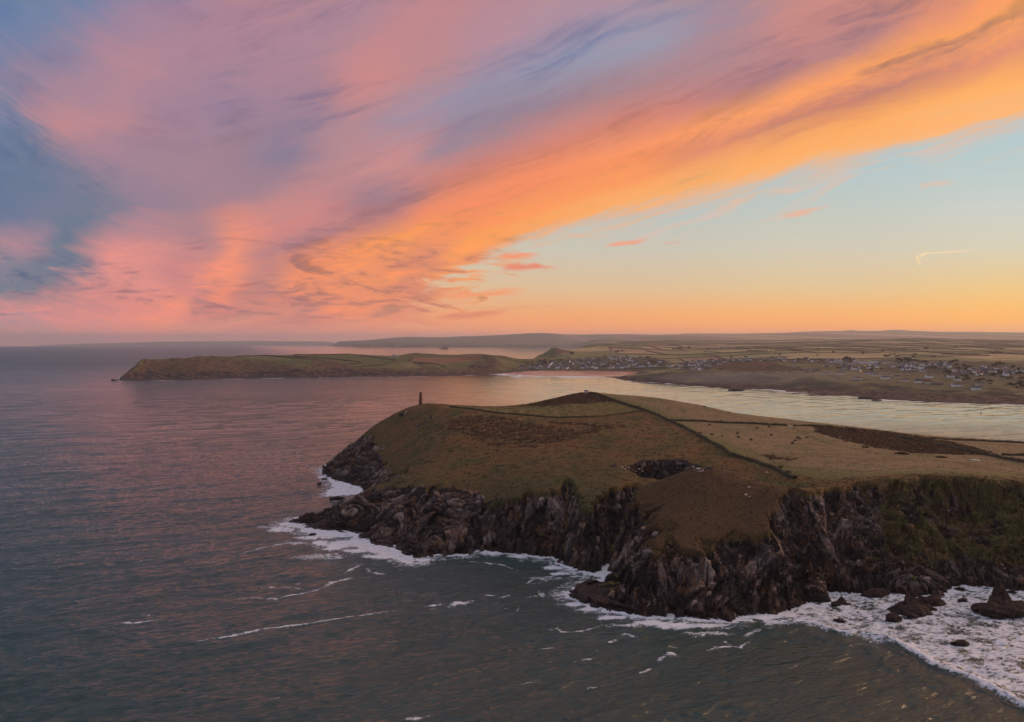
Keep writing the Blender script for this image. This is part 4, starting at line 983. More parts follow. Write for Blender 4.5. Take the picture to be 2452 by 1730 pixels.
M_BANK = plain("turf_bank", (66, 60, 40), .95, .7, .45, bumpv=.8)
M_BUSH = plain("dark_scrub", (66, 56, 38), .95, 1.1, .45, bumpv=.8)
M_CROWN = plain("tree_leaves", (62, 60, 46), .95, .35, .5)
M_TRUNK = plain("tree_bark", (60, 48, 40), .95, .8, .3)
M_HIDE = plain("cow_hide", (26, 18, 16), .8, 1.5, .3)
M_WOOD = plain("weathered_wood", (84, 68, 54), .9, 3, .3)
M_GATE = plain("white_paint", (232, 226, 216), .6, 3, .05)
M_STEEL = plain("grey_steel", (120, 122, 128), .5, 2, .1)
M_DARK = plain("dark_opening", (20, 16, 16), .95, 2, .2)
M_BUOY = plain("buoy_paint", (60, 44, 36), .5, 2, .1)
M_PALEROCK = plain("pale_quartz", (196, 180, 166), .9, 1.4, .3, bumpv=.6)
M_LAMP = plain("lamp_glow", (255, 220, 150), .5, 1, 0, emit=((255, 190, 110), 14.0))
# wet dark rock with paler top
m_rock, g, b, pos = material("sea_rock", 0.7)
r = g.noise(g.mapping(pos, (1, .6, 1.4), (.3, .5, .2)), 1.1, 6, .7, .4)
zz_ = g.sep(pos)[2]
rc = g.ramp(r, [(.35, lin((34, 26, 27))), (.5, lin((66, 50, 46))), (.62, lin((96, 74, 62))), (.75, lin((120, 98, 84)))])
g.put(b.inputs['Base Color'], g.mix(g.ss(zz_, 3.2, .6), rc, g.mix(1.0, rc, (.35, .3, .32), 'MULTIPLY')))
g.put(b.inputs['Roughness'], g.ss(zz_, .5, 3, .4, .9)); g.put(b.inputs['Normal'], g.bump(r * 1.5 + g.noise(pos, 2.5, 4, .7) * .5, 1.0, 1.0))

class MB:
    def __init__(s): s.v = []; s.f = []; s.m = []
    def add(s, v, f, mi=0):
        o = len(s.v); s.v += [tuple(p) for p in v]; s.f += [tuple(i + o for i in q_) for q_ in f]; s.m += [mi] * len(f)
    def box(s, x0, x1, y0, y1, z0, z1, mi=0, taper=0):
        t = taper
        s.add([(x0, y0, z0), (x1, y0, z0), (x1, y1, z0), (x0, y1, z0), (x0 + t, y0 + t, z1), (x1 - t, y0 + t, z1), (x1 - t, y1 - t, z1), (x0 + t, y1 - t, z1)],
              [(3, 2, 1, 0), (4, 5, 6, 7), (0, 1, 5, 4), (1, 2, 6, 5), (2, 3, 7, 6), (3, 0, 4, 7)], mi)
    def tube(s, p0, p1, r0, r1, n=8, mi=0, cap=True):
        p0, p1 = np.array(p0, float), np.array(p1, float); d = p1 - p0; L = np.linalg.norm(d); d = d / L
        a = np.cross(d, [0, 0, 1.0] if abs(d[2]) < .9 else [1.0, 0, 0]); a /= np.linalg.norm(a); b_ = np.cross(d, a)
        V = []
        for p, r_ in ((p0, r0), (p1, r1)):
            for k in range(n):
                t = 2 * pi * k / n; V.append(p + r_ * (math.cos(t) * a + math.sin(t) * b_))
        Fs = [(k, (k + 1) % n, n + (k + 1) % n, n + k) for k in range(n)]
        if cap: Fs += [tuple(range(n))[::-1], tuple(range(n, 2 * n))]
        s.add(V, Fs, mi)
    def lathe(s, prof, n=24, mi=0):
        V = []; Fs = []
        for r_, z_ in prof:
            for k in range(n): V.append((r_ * math.cos(2 * pi * k / n), r_ * math.sin(2 * pi * k / n), z_))
        for i in range(len(prof) - 1):
            for k in range(n): Fs.append((i * n + k, i * n + (k + 1) % n, (i + 1) * n + (k + 1) % n, (i + 1) * n + k))
        Fs.append(tuple(range(n))[::-1]); Fs.append(tuple(range((len(prof) - 1) * n, len(prof) * n)))
        s.add(V, Fs, mi)
    def build(s, name, mats, parent=None, smooth=False):
        return mesh_from(name, np.array(s.v), s.f, mats, smooth, None, parent, s.m)
def empty(name, loc, rz=0.0):
    o = bpy.data.objects.new(name, None); col.objects.link(o); o.location = loc; o.rotation_euler = (0, 0, rz); o.empty_display_size = 1; return o
def place(o, loc, rz=0.0, sc=1.0):
    o.location = loc; o.rotation_euler = (0, 0, rz); o.scale = (sc, sc, sc) if not hasattr(sc, '__len__') else sc; return o
def dup(o, loc, rz=0.0, sc=1.0, label=None, cat=None, group=None):
    c = o.copy(); col.objects.link(c); place(c, loc, rz, sc)
    for ch in list(o.children):
        d = ch.copy(); col.objects.link(d); d.parent = c
    tag(c, label, cat, group); return c

# ------------------------------------------------------------------ the day mark and the lookout
ax_, ay_, az_ = at(1007.6, 967, 838)
gz = float(near_z(np.array(ax_), np.array(838.0)))
dm = empty("daymark_tower", (ax_, 838.0, gz - 0.4)); tag(dm, "tall tapering round stone daymark tower standing alone on the headland brow", "tower")
mb = MB(); prof = []
hT = 12.6
for k in range(22):
    t = k / 21; rr_ = 2.25 * (1 - t) + 1.38 * t
    prof += [(rr_, t * hT - 0.02), (rr_ - .03, t * hT + .03)]
mb.lathe(prof, 28); mb.build("tower_shaft", [M_STONE], dm)
mb = MB(); mb.lathe([(1.36, hT), (1.62, hT + .02), (1.62, hT + .35), (1.45, hT + .36), (1.45, hT + .6), (1.1, hT + .6)], 28); mb.build("parapet", [M_STONE], dm)
for hh_, aa in ((1.6, -90), (4.4, -90), (7.0, -90), (9.5, -90), (4.4, 0), (7.0, 0), (9.5, 0), (4.4, 180), (7.0, 180)):
    mb = MB(); r_ = 2.25 * (1 - hh_ / hT) + 1.38 * hh_ / hT
    a_ = radians(aa); w_ = .45 if hh_ > 2 else .6; h2 = .75 if hh_ > 2 else 1.5
    c_, s_ = math.cos(a_), math.sin(a_)
    pts = []
    for zz in (hh_ - h2, hh_ + h2):
        rz_ = 2.25 * (1 - zz / hT) + 1.38 * zz / hT
        for q0 in ((rz_ - .35, -w_), (rz_ + .06, -w_), (rz_ + .06, w_), (rz_ - .35, w_)): pts.append((q0[0] * c_ - q0[1] * s_, q0[0] * s_ + q0[1] * c_, zz))
    mb.add(pts, [(3, 2, 1, 0), (4, 5, 6, 7), (0, 1, 5, 4), (1, 2, 6, 5), (2, 3, 7, 6), (3, 0, 4, 7)])
    mb.build("doorway" if hh_ < 2 else "window_opening", [M_DARK], dm)
lx, ly, lz = near_pt(1403.5, 939)
lo = empty("lookout_station", (lx, ly, near_z(np.array(lx), np.array(ly)) - .3), radians(6)); tag(lo, "small pale coast lookout hut with aerial on the dark hilltop", "building")
mb = MB(); mb.box(-2.0, 2.0, -1.6, 1.6, 0, 1.5); mb.build("wall", [M_WHITE], lo)
mb = MB(); mb.box(-1.9, 1.9, -1.5, 1.5, 1.5, 2.4); mb.build("window_band", [M_GLASS], lo)
mb = MB(); mb.box(-2.25, 2.25, -1.85, 1.85, 2.4, 2.65, 0, .1); mb.build("roof", [M_SLATE], lo)
mb = MB(); mb.tube((1.2, 0, 2.65), (1.2, 0, 5.2), .06, .04, 6); mb.tube((.6, 0, 4.5), (1.8, 0, 4.5), .04, .04, 6); mb.build("aerial", [M_STEEL], lo)

# ------------------------------------------------------------------ banks between the fields
def bank(name, pts, label, h=1.7, w=1.3, mat=M_BANK, hitf=near_pt, zf=near_z, step=0.8, rag=.35, cat="stone bank", rz=0.0, group=None):
    P = [hitf(*p)[:2] for p in pts]
    P = np.array(P); L = np.concatenate([[0], np.cumsum(np.linalg.norm(np.diff(P, axis=0), axis=1))])
    n = max(4, int(L[-1] / step)); s_ = np.linspace(0, L[-1], n)
    x = np.interp(s_, L, P[:, 0]); y = np.interp(s_, L, P[:, 1])
    k = np.ones(7) / 7
    if n > 20:
        xs = np.convolve(np.pad(x, 3, 'edge'), k, 'valid'); yss = np.convolve(np.pad(y, 3, 'edge'), k, 'valid'); x, y = xs, yss
    dx, dy = np.gradient(x), np.gradient(y); l = np.hypot(dx, dy) + 1e-9; nx, ny = -dy / l, dx / l
    seed = abs(hash(label)) % 97 if False else sum(map(ord, label)) % 97
    off = [(-w, -.8), (-w * .75, h * .55), (-w * .35, h), (w * .35, h), (w * .75, h * .55), (w, -.8)]
    V = []
    for (o_, z_) in off:
        j = 1 + rag * n2(s_ / 3.1 + 11 * o_, s_ * 0 + seed); zz = z_ * (1 + rag * n2(s_ / 4.3 + 3 * o_, s_ * 0 + seed + .5) + rag * .8 * n2(s_ / 13., s_ * 0 + seed)) if z_ > 0 else z_
        X = x + nx * o_ * j; Y = y + ny * o_ * j
        V.append(np.stack([X, Y, zf(x, y) + zz + rz], -1))
    V = np.stack(V, 1).reshape(-1, 3)
    q_ = grid_faces(n, len(off))
    return tag(mesh_from(name, V, q_, mat, True), label, cat, group)
def dz_near(x, y): return near_z(x, y) + drop(x, y)
bank("stone_bank", [(1412,943),(1440,950),(1475,962),(1510,973),(1548,985),(1575,995),(1612,1013),(1640,1025),(1670,1042),(1700,1060),(1735,1078),(1750,1092),(1775,1098),(1810,1108),(1850,1122),(1880,1138),(1905,1148)], "long dark stone bank running from the lookout hill down to the cliff valley", 2.1, 1.6)
bank("stone_bank", [(1075,975),(1130,981),(1180,989),(1240,994),(1300,999),(1360,1001),(1420,1000),(1480,993),(1530,986),(1546,986)], "thin dark bank curving below the green strip between tower and lookout hill", 1.4, 1.0)
bank("stone_bank", [(1606,1008),(1680,1010),(1750,1014),(1820,1017),(1860,1019),(1887,1020.5)], "straight dark bank above the grazing cows, ending at the white gate", 1.7, 1.2)
bank("stone_bank", [(1900,1021),(1930,1021),(1965,1022),(1995,1024)], "short dark bank to the right of the white gate", 1.7, 1.2)
bank("stone_bank", [(2160,1048),(2250,1052),(2350,1057),(2452,1062),(2620,1072)], "dark bushy bank along the far edge of the right-hand field by the water", 1.5, 1.2, M_BUSH)
bank("stone_bank", [(2155,1050),(2190,1056),(2230,1063),(2300,1078),(2370,1092),(2452,1108),(2620,1142)], "dark straight bank slanting across the right-hand fields to the frame edge", 1.9, 1.3)
bank("stone_bank", [(2396,1091),(2430,1091),(2470,1093),(2620,1098)], "short reddish hedge bank branching off at the far right of the headland", 1.5, 1.1, M_BUSH)
# ------------------------------------------------------------------ white gate, post, pools
gx_, gy_, gz_ = near_pt(1893.5, 1024)
gt = empty("field_gate", (gx_, gy_, near_z(np.array(gx_), np.array(gy_))), radians(-14)); tag(gt, "white painted gate closing the gap in the bank above the cows", "gate")
for s_ in (-1.75, 1.75):
    mb = MB(); mb.box(s_ - .12, s_ + .12, -.12, .12, -.2, 1.7); mb.build("gate_post", [M_GATE], gt)
mb = MB()
for k in range(5): mb.box(-1.63, 1.63, -.04, .04, .25 + .27 * k, .42 + .27 * k)
mb.tube((-1.6, .05, .3), (1.6, .05, 1.4), .05, .05, 6); mb.build("gate_rails", [M_GATE], gt)
px_, py_, pz_ = near_pt(1918, 1026)
mb = MB(); mb.tube((0, 0, -.2), (0, 0, 1.55), .16, .13, 8); mb.tube((0, 0, 1.55), (0, 0, 1.62), .13, .05, 8)
o = mb.build("wooden_post", [M_WOOD]); place(o, (px_, py_, near_z(np.array(px_), np.array(py_)))); tag(o, "single dark wooden post in the grass right of the white gate", "post")
m_pool, g, b, pos = material("pool_water", 0.02); g.put(b.inputs['Base Color'], (0.01, 0.012, 0.012)); b.inputs['Specular IOR Level'].default_value = .6
g.put(b.inputs['Normal'], g.bump(g.noise(pos, 2.0, 2, .5) * .02, 1.0, 1.0))
for (p_, lab) in (((2331, 1102.5), "left of two small rain pools shining in the right-hand field"), ((2339.5, 1102.8), "right of two small rain pools shining in the right-hand field")):
    x0, y0, _ = near_pt(*p_); mb = MB(); n_ = 20
    zc = float(near_z(np.array(x0), np.array(y0)))
    V = [(1.25 * math.cos(2 * pi * k / n_) * (1 + .15 * math.sin(3 * k)), 2.6 * math.sin(2 * pi * k / n_), 0) for k in range(n_)]
    V2 = [(a * 1.12, c * 1.12, -.35) for a, c, _ in V]
    mb.add(V + V2, [tuple(range(n_))] + [(k, n_ + k, n_ + (k + 1) % n_, (k + 1) % n_) for k in range(n_)])
    o = mb.build("rain_pool", [m_pool]); place(o, (x0, y0, zc + .3)); tag(o, lab, "pool", "rain pools in the right-hand field")
# ------------------------------------------------------------------ cattle
def skin_mesh(name, pts, edges, radii, mat, sub=1):
    me = bpy.data.meshes.new(name); me.from_pydata(pts, edges, []); me.update()
    o = bpy.data.objects.new(name, me); col.objects.link(o)
    sk = o.modifiers.new("skin", 'SKIN'); sk.use_smooth_shade = True
    for i, r_ in enumerate(radii): me.skin_vertices[0].data[i].radius = r_ if hasattr(r_, '__len__') else (r_, r_)
    me.skin_vertices[0].data[0].use_root = True
    sb = o.modifiers.new("sub", 'SUBSURF'); sb.levels = sub; sb.render_levels = sub
    dg = bpy.context.evaluated_depsgraph_get(); dg.update()
    m2 = bpy.data.meshes.new_from_object(o.evaluated_get(dg)); m2.name = name
    bpy.data.objects.remove(o); m2.materials.clear(); m2.materials.append(mat)
    return m2
def cow_mesh(graze):
    P_ = [(-.15, 0, 1.02), (.35, 0, 1.05), (.72, 0, 1.08), (-.65, 0, 1.08), (-.85, 0, 1.18), (-.92, 0, .75), (-.92, 0, .5)]
    E_ = [(0, 1), (1, 2), (0, 3), (3, 4), (4, 5), (5, 6)]; R_ = [(.36, .42), (.36, .42), (.27, .36), (.30, .36), (.06, .06), (.03, .03), (.05, .05)]
    if graze: hd = [(1.0, 0, .95), (1.18, 0, .55), (1.25, 0, .30), (1.38, 0, .08)]
    else: hd = [(1.0, 0, 1.25), (1.15, 0, 1.45), (1.32, 0, 1.45), (1.52, 0, 1.32)]
    o_ = len(P_); P_ += hd; E_ += [(2, o_), (o_, o_ + 1), (o_ + 1, o_ + 2), (o_ + 2, o_ + 3)]; R_ += [(.19, .24), (.14, .17), (.13, .15), (.09, .09)]
    P_ += [(hd[2][0] - .1, .2, hd[2][2] + .06), (hd[2][0] - .1, -.2, hd[2][2] + .06)]; E_ += [(o_ + 2, o_ + 4), (o_ + 2, o_ + 5)]; R_ += [(.04, .06)] * 2
    for (x_, s_, par) in ((.6, 1, 2), (.6, -1, 2), (-.62, 1, 3), (-.62, -1, 3)):
        k = len(P_); hind = par == 3
        P_ += [(x_, .2 * s_, .72), (x_ + (-.10 if hind else .02), .21 * s_, .40), (x_ + (-.02 if hind else 0), .21 * s_, .04)]
        E_ += [(par, k), (k, k + 1), (k + 1, k + 2)]; R_ += [(.15, .17) if hind else (.12, .14), (.075, .085), (.06, .06)]
    return skin_mesh("cow", P_, E_, R_, M_HIDE, 1)
cow_g, cow_s = cow_mesh(True), cow_mesh(False)
COWS = [
 (1660,1035,200,1,"leftmost dark cow grazing nearest the long stone bank"),(1677,1038,170,1,"dark grazing cow, second from the left in the field"),(1704,1041,10,1,"dark grazing cow, third from the left in the lower row"),
 (1729.5,1044.6,80,0,"dark cow seen end-on with its head up, left middle of field"),(1700,1017.6,175,1,"lone dark cow just below the bank on the left of the field"),(1766.5,1038.8,170,1,"upper one of two dark cows one above the other mid-field"),
 (1768.6,1047.8,120,1,"lower one of two dark cows one above the other mid-field"),(1797.8,1054,20,1,"dark cow grazing lowest in the middle of the field"),(1813,1025.5,165,1,"dark cow grazing high in the field left of the gate"),
 (1842,1023,185,0,"dark cow standing close under the bank left of the gate"),(1848,1042.5,172,1,"lone dark cow grazing straight below the one under the bank"),(1911,1048.8,175,1,"upper cow of the touching pair in the right-hand group"),
 (1914.6,1051.3,340,1,"lower cow of the touching pair in the right-hand group"),(1904.8,1056.2,160,1,"dark cow just below the touching pair, right-hand group"),(1898.5,1062.5,190,0,"dark cow lowest of the right-hand group, standing side-on"),(1933.4,1048.5,170,1,"rightmost dark cow of the herd, near the curving track")]
for (a_, b2, hd_, gr, lab) in COWS:
    h_ = near_pt(a_, b2 + 2.2)
    o = bpy.data.objects.new("cow", cow_g if gr else cow_s); col.objects.link(o)
    place(o, (h_[0], h_[1], float(near_z(np.array(h_[0]), np.array(h_[1]))) - .02), radians(hd_), 1.3); tag(o, lab, "cow", "dark cattle grazing on the headland field")
# ------------------------------------------------------------------ rocks
def rock(name, loc, size, label, mat, seed=0, peak=None, cat="rock", group=None, sub=4, rough=.35, sink=.35):
    import bmesh
    bm = bmesh.new(); bmesh.ops.create_icosphere(bm, subdivisions=sub, radius=1.0)
    v = np.array([p.co[:] for p in bm.verts]); fs = [[x_.index for x_ in f_.verts] for f_ in bm.faces]; bm.free()
    s0 = seed * 7.7
    d = 1 + rough * (ridge_like(v, 1.3, s0) * .8 + fbm3(v[:, 0] * 2.6 + s0, v[:, 1] * 2.6, v[:, 2] * 2.6, 3) * .7 + fbm3(v[:, 0] * 7 + s0, v[:, 1] * 7, v[:, 2] * 5, 2) * .35)
    fh, _, fg = facets(v[:, 0] * 1.7 + s0, v[:, 1] * 1.7, v[:, 2] * 1.5 + s0, 5)
    v = v * (d * (1 + .42 * fh - .10 * sst(fg, .12, 0)))[:, None]
    v[:, 2] = np.sign(v[:, 2]) * np.abs(v[:, 2]) ** .8
    if peak is not None:
        hz_ = np.clip(v[:, 2], 0, 2); sh = 1 - np.clip(hz_, 0, 1.2) ** 1.0 * .62
        v[:, 0] = v[:, 0] * sh + peak * np.clip(hz_, 0, 1.2); v[:, 1] *= sh
    v = v * np.array(size)
    q_ = np.array(fs)
    o = mesh_from(name, v, q_, mat, False); place(o, (loc[0], loc[1], loc[2] + size[2] * (1 - 2 * sink) * 0 - size[2] * sink * .3)); tag(o, label, cat, group); return o
def ridge_like(v, f_, s_): return 1 - 2 * np.abs(n3(v[:, 0] * f_ + s_, v[:, 1] * f_, v[:, 2] * f_ + s_))
SR = [
 (807,1198,4.6,2.6,2.6,None,"round black rock in the foam between headland's two western points"),(764,1160,1.8,1.6,1.5,None,"tiny dark rock off the outermost western point"),(776,1150,2.4,1.2,1.8,None,"low dark rock touching the outermost western point"),
 (748,1281,1.9,1.2,1.0,None,"tiny black rock in the white water off the rock promontory"),(998,1337,2.2,1.6,2.2,None,"small dark rock beside the promontory's broken tip"),
 (2014,1447,3.0,1.8,3.2,.1,"small pointed rock in the surf below the cliff cleft"),(2001,1450,1.8,1.3,1.6,None,"lesser rock at the left foot of the small pointed rock"),(2026,1449,2.0,1.0,1.0,None,"flat low rock right of the small pointed rock"),
 (2096,1432,5.0,3.5,4.4,None,"squat brown rock against the foot of the right-hand cliff"),(2118,1424,2.4,2.2,2.8,None,"small rock between the squat rock and the cliff foot"),(2190,1466,9.0,7.0,7.0,-.1,"largest humped rock in the surf with a wave breaking over it"),
 (2225,1450,7.5,3.2,4.2,None,"long low brown rock joined behind the largest humped rock"),(2142,1486,3.0,2.2,2.8,None,"small black rock at the left foot of the largest humped rock"),(2185,1479,2.4,1.8,1.6,None,"small black rock in front of the largest humped rock"),
 (2410,1472,8.8,6.5,6.6,None,"broad dark base rock of the tall sea stack at the right edge"),(2401,1462,5.4,4.6,13.4,-.06,"tall pointed dark sea stack rising from the surf at the right edge"),(2438,1474,4.2,3.6,4.6,None,"lower shoulder rock on the right side of the tall sea stack"),(2385,1480,3.2,2.2,2.4,None,"low rock at the left foot of the tall sea stack"),
 (2302,1547,3.6,1.9,2.2,None,"lone black rock in open foam right of the breaking wave"),(2010,1489,2.2,1.2,1.5,None,"small black rock at the near edge of the foam"),(2307,1440,2.0,1.2,1.3,None,"little dark rock in foam between the two big sea rocks"),(2422,1420,2.4,1.2,1.2,None,"little dark rock behind the tall sea stack"),
 (2300,1414,2.4,1.4,1.6,None,"small rock at the cliff foot where the surf begins on the right"),(1765,934,16,6,3,None,"dark low reef off the far shore beyond the headland"),(2085,954,20,8,3.2,None,"flat reef just off the far right shore"),(2100,958.5,9,5,2.2,None,"tiny reef in front of the flat reef off the far right shore"),
 (271,911,6,4,4.5,None,"outer of two small rocks off the distant headland's tip"),(279,911,5,4,4,None,"inner of two small rocks off the distant headland's tip")]
for i, (a_, b2, w_, d_, h_, pk, lab) in enumerate(SR):
    x0, y0 = sea_at(a_, b2)
    nm = "sea_stack" if "stack rising" in lab else "sea_rock"
    rock(nm, (x0, y0 + d_ * .3, float(drop(x0, y0))), (w_, d_, h_), lab, m_rock, i + 3, pk, "sea stack" if nm == "sea_stack" else "rock", None, 4 if w_ > 3 else 3)
x0, y0 = sea_at(1064, 833.5)
rock("sea_stack", (x0, y0, float(drop(x0, y0))), (55, 40, 38), "faint lone islet in the pale sea before the farthest cliffs", m_rock, 77, None, "islet", None, 3)
BL = [(1490,1120,1.3),(1497,1124,1.0),(1505,1121,.8),(1530,1126,1.2),(1538,1131,1.0),(1660,1121,1.5),(1672,1124,1.9),(1683,1127,1.2),(1676,1131,1.0),(1700,1122,1.0),(1793,1168,1.1),(1786,1186,1.3),(1795,1190,.8),(1838,1133,.8),(1489,1190,1.0),(1835,1132,1.1)]
BLab = ["pale boulder at the left rim of the collapsed cave","small pale boulder second along the cave's left rim","little pale stone third along the cave's left rim","pale boulder on the lower lip of the collapsed cave","pale stone just right of the boulder on the cave's lower lip","pale outcrop stone at the left end of the knoll's top","biggest pale outcrop stone on top of the knoll","pale outcrop stone right of the biggest on the knoll","pale stone directly below the biggest on the knoll's top","pale stone farthest right of the knoll's summit outcrop","white boulder on the knoll's right slope, upper of the group","white boulder on the knoll's right slope, largest and lower","little white stone beside the lower white boulder on the slope","small pale stone in the grassy valley behind the knoll","pale boulder at the head of the narrow cleft","pale boulder beside the small stone in the grassy valley"]
for i, ((a_, b2, r_), lab) in enumerate(zip(BL, BLab)):
    r_ *= .62
    h_ = near_pt(a_, b2); rock("boulder", (h_[0], h_[1], h_[2] + .15 * r_), (r_, r_ * .8, r_ * .6), lab, M_PALEROCK, i + 40, None, "boulder", "pale stones scattered on the near turf", 2)
# bushes on the headland skyline
def bush_mesh(name, w, d, h, seed, mat, n=420):
    r_ = np.random.RandomState(seed); V = []; Fs = []
    for k in range(n):
        u_ = r_.randn(3); u_ /= np.linalg.norm(u_); u_[2] = abs(u_[2])
        rad = (.55 + .45 * r_.rand() ** .5) * (1 + .25 * math.sin(5 * u_[0] + seed) * math.cos(4 * u_[1]))
        c_ = u_ * rad * np.array([w, d, h]); a = r_.randn(3); a /= np.linalg.norm(a); b_ = np.cross(a, r_.randn(3)); b_ /= np.linalg.norm(b_)
        s_ = .11 * (w + h) * (.6 + .8 * r_.rand()); o_ = len(V)
        V += [c_ - a * s_ - b_ * s_, c_ + a * s_ - b_ * s_ * .6, c_ + a * s_ * .8 + b_ * s_, c_ - a * s_ * .7 + b_ * s_ * .9]; Fs.append((o_, o_ + 1, o_ + 2, o_ + 3))
    return V, Fs
for i, (a_, b2, w_, h_, lab) in enumerate([(2036,1031,7.5,3.0,"dark round bush standing out on the right-hand skyline"),(1687,975,4,1.5,"low dark bush on the skyline above the pale field"),(1747,989,3,1.0,"tiny low bush on the skyline right of the larger one"),(1543,984,3,1.6,"dark bush where the two banks meet"),(1190,990,3.5,1.2,"low bush on the thin bank right of the tower"),(1885,1132,5,1.6,"dark bramble clump at the lower end of the long bank"),(1868,1120,4,1.4,"bramble clump just above the lower end of the long bank"),(2072,1072,6,1.4,"dark scrub clump below the gorse strip"),(2160,1088,9,1.6,"long low scrub clump at the gorse strip's lower edge"),(2255,1096,7,1.0,"low scrub clump left of the rain pools")]):
    hp = near_pt(a_, b2); V, Fs = bush_mesh("bush", w_ * .5, w_ * .35, h_ * .6, i + 5, M_BUSH)
    o = mesh_from("bush", np.array(V), np.array(Fs), M_BUSH, False); place(o, (hp[0], hp[1], float(near_z(np.array(hp[0]), np.array(hp[1]))) - .2)); tag(o, lab, "bush")
# ------------------------------------------------------------------ buoy
x0, y0 = sea_at(2349, 989.5)
bu = empty("channel_buoy", (x0, y0, float(drop(x0, y0)))); tag(bu, "small dark channel buoy floating alone in the estuary", "buoy")
mb = MB(); mb.lathe([(1.0, -.6), (1.15, 0), (1.1, .5), (.6, .9)], 16); mb.build("float", [M_BUOY], bu, True)
mb = MB()
for k in range(4):
    t_ = pi / 2 * k; mb.tube((.55 * math.cos(t_), .55 * math.sin(t_), .85), (.12 * math.cos(t_), .12 * math.sin(t_), 3.0), .07, .05, 6)
mb.build("lattice", [M_BUOY], bu)
mb = MB(); mb.lathe([(.45, 3.0), (.5, 3.1), (.05, 3.8)], 12); mb.build("topmark", [M_BUOY], bu)
# ------------------------------------------------------------------ wind turbines on the skyline
for i, (a_, b2, h_) in enumerate([(1436,795,62),(1471,796,62),(1486,794,80),(1514,796,55),(1564,794.5,66)]):
    u_, w_ = ray(a_, b2); Y_ = 22300.0; x0 = u_ * Y_; zg = float(far_z(np.array(x0), np.array(Y_)))
    wtb = empty("wind_turbine", (x0, Y_, zg - 6), radians(20 * i)); tag(wtb, ["far wind turbine, leftmost of the five on the skyline", "far wind turbine, second from the left on the skyline", "tallest far wind turbine, middle of the five on the skyline", "shortest far wind turbine, fourth along the skyline", "far wind turbine standing apart at the right of the five"][i], "wind turbine", "wind turbines on the far skyline")
    mb = MB(); mb.tube((0, 0, 0), (0, 0, h_ + 6), 2.6, 1.6, 10); mb.build("tower", [M_STEEL], wtb)
    mb = MB(); mb.box(-2.2, 2.2, -5, 5, h_ + 4.5, h_ + 9); mb.build("nacelle", [M_STEEL], wtb)
    for k in range(3):
        t_ = 2 * pi * k / 3 + .5 * i; mb = MB(); mb.tube((0, -5.5, h_ + 7), (h_ * .42 * math.sin(t_), -5.5, h_ + 7 + h_ * .42 * math.cos(t_)), 1.5, .5, 6); mb.build("blade", [M_STEEL], wtb)
# ------------------------------------------------------------------ houses beyond the bay
def house_parts(w, d, h, rh, hip=False, chim=1, dormer=0):
    """returns walls, roof, chimneys, windows as builders; front faces -y"""
    wl = MB(); x, y = w / 2, d / 2
    wl.box(-x, x, -y, y, -2.5, h)
    if not hip:
        for s_ in (-1, 1): wl.add([(s_ * x, -y, h), (s_ * x, y, h), (s_ * x, 0, h + rh)], [(0, 1, 2) if s_ > 0 else (0, 2, 1)])
    rf = MB(); e = .45; i_ = d * .45 if hip else -e * .3
    A = [(-x - e, -y - e, h - .15), (x + e, -y - e, h - .15), (x + e, y + e, h - .15), (-x - e, y + e, h - .15), (-x + i_, 0, h + rh + .12), (x - i_, 0, h + rh + .12)]
    rf.add(A, [(0, 1, 5, 4), (2, 3, 4, 5), (1, 2, 5), (3, 0, 4), (3, 2, 1, 0)] if hip else [(0, 1, 5, 4), (2, 3, 4, 5)])
    if not hip: rf.add([(p[0], p[1], p[2] - .2) for p in A[:4]] + [(p[0], p[1], p[2] - .2) for p in A[4:]], [(4, 5, 1, 0), (5, 4, 3, 2)])
    ch = []
    for k in range(chim):
        c_ = MB(); ch.append(c_)
        cx_ = (-x + .7) if k == 0 else (x - .7)
        if hip: cx_ *= .3
        c_.box(cx_ - .5, cx_ + .5, -.4, .4, h + rh * .55, h + rh + 1.2)
    wn = []; n_ = max(2, int(w / 3.2))
    for fl in range(2 if h > 4.2 else 1):
        for k in range(n_):
            cx_ = -x + w * (k + .5) / n_; z_ = 1.0 + 2.7 * fl
            w1_ = MB(); wn.append(w1_); w1_.box(cx_ - .6, cx_ + .6, -y - .06, -y + .1, z_, z_ + 1.2)
    if dormer:
        for k in range(dormer):
            cx_ = -x + w * (k + .5) / dormer
            wl.box(cx_ - 1.3, cx_ + 1.3, -y * .8, -y * .15, h - .1, h + rh * .6)
            rf.add([(cx_ - 1.6, -y * .85, h + rh * .55), (cx_ + 1.6, -y * .85, h + rh * .55), (cx_ + 1.6, 0, h + rh * .55), (cx_ - 1.6, 0, h + rh * .55), (cx_, -y * .85, h + rh * .95), (cx_, 0, h + rh * .95)], [(0, 4, 5, 3), (4, 1, 2, 5), (0, 1, 4)])
    return wl, rf, ch, wn
def gz_far(x, y): return float(far_z(np.array(float(x)), np.array(float(y))))
def mpp(Y): return Y / F
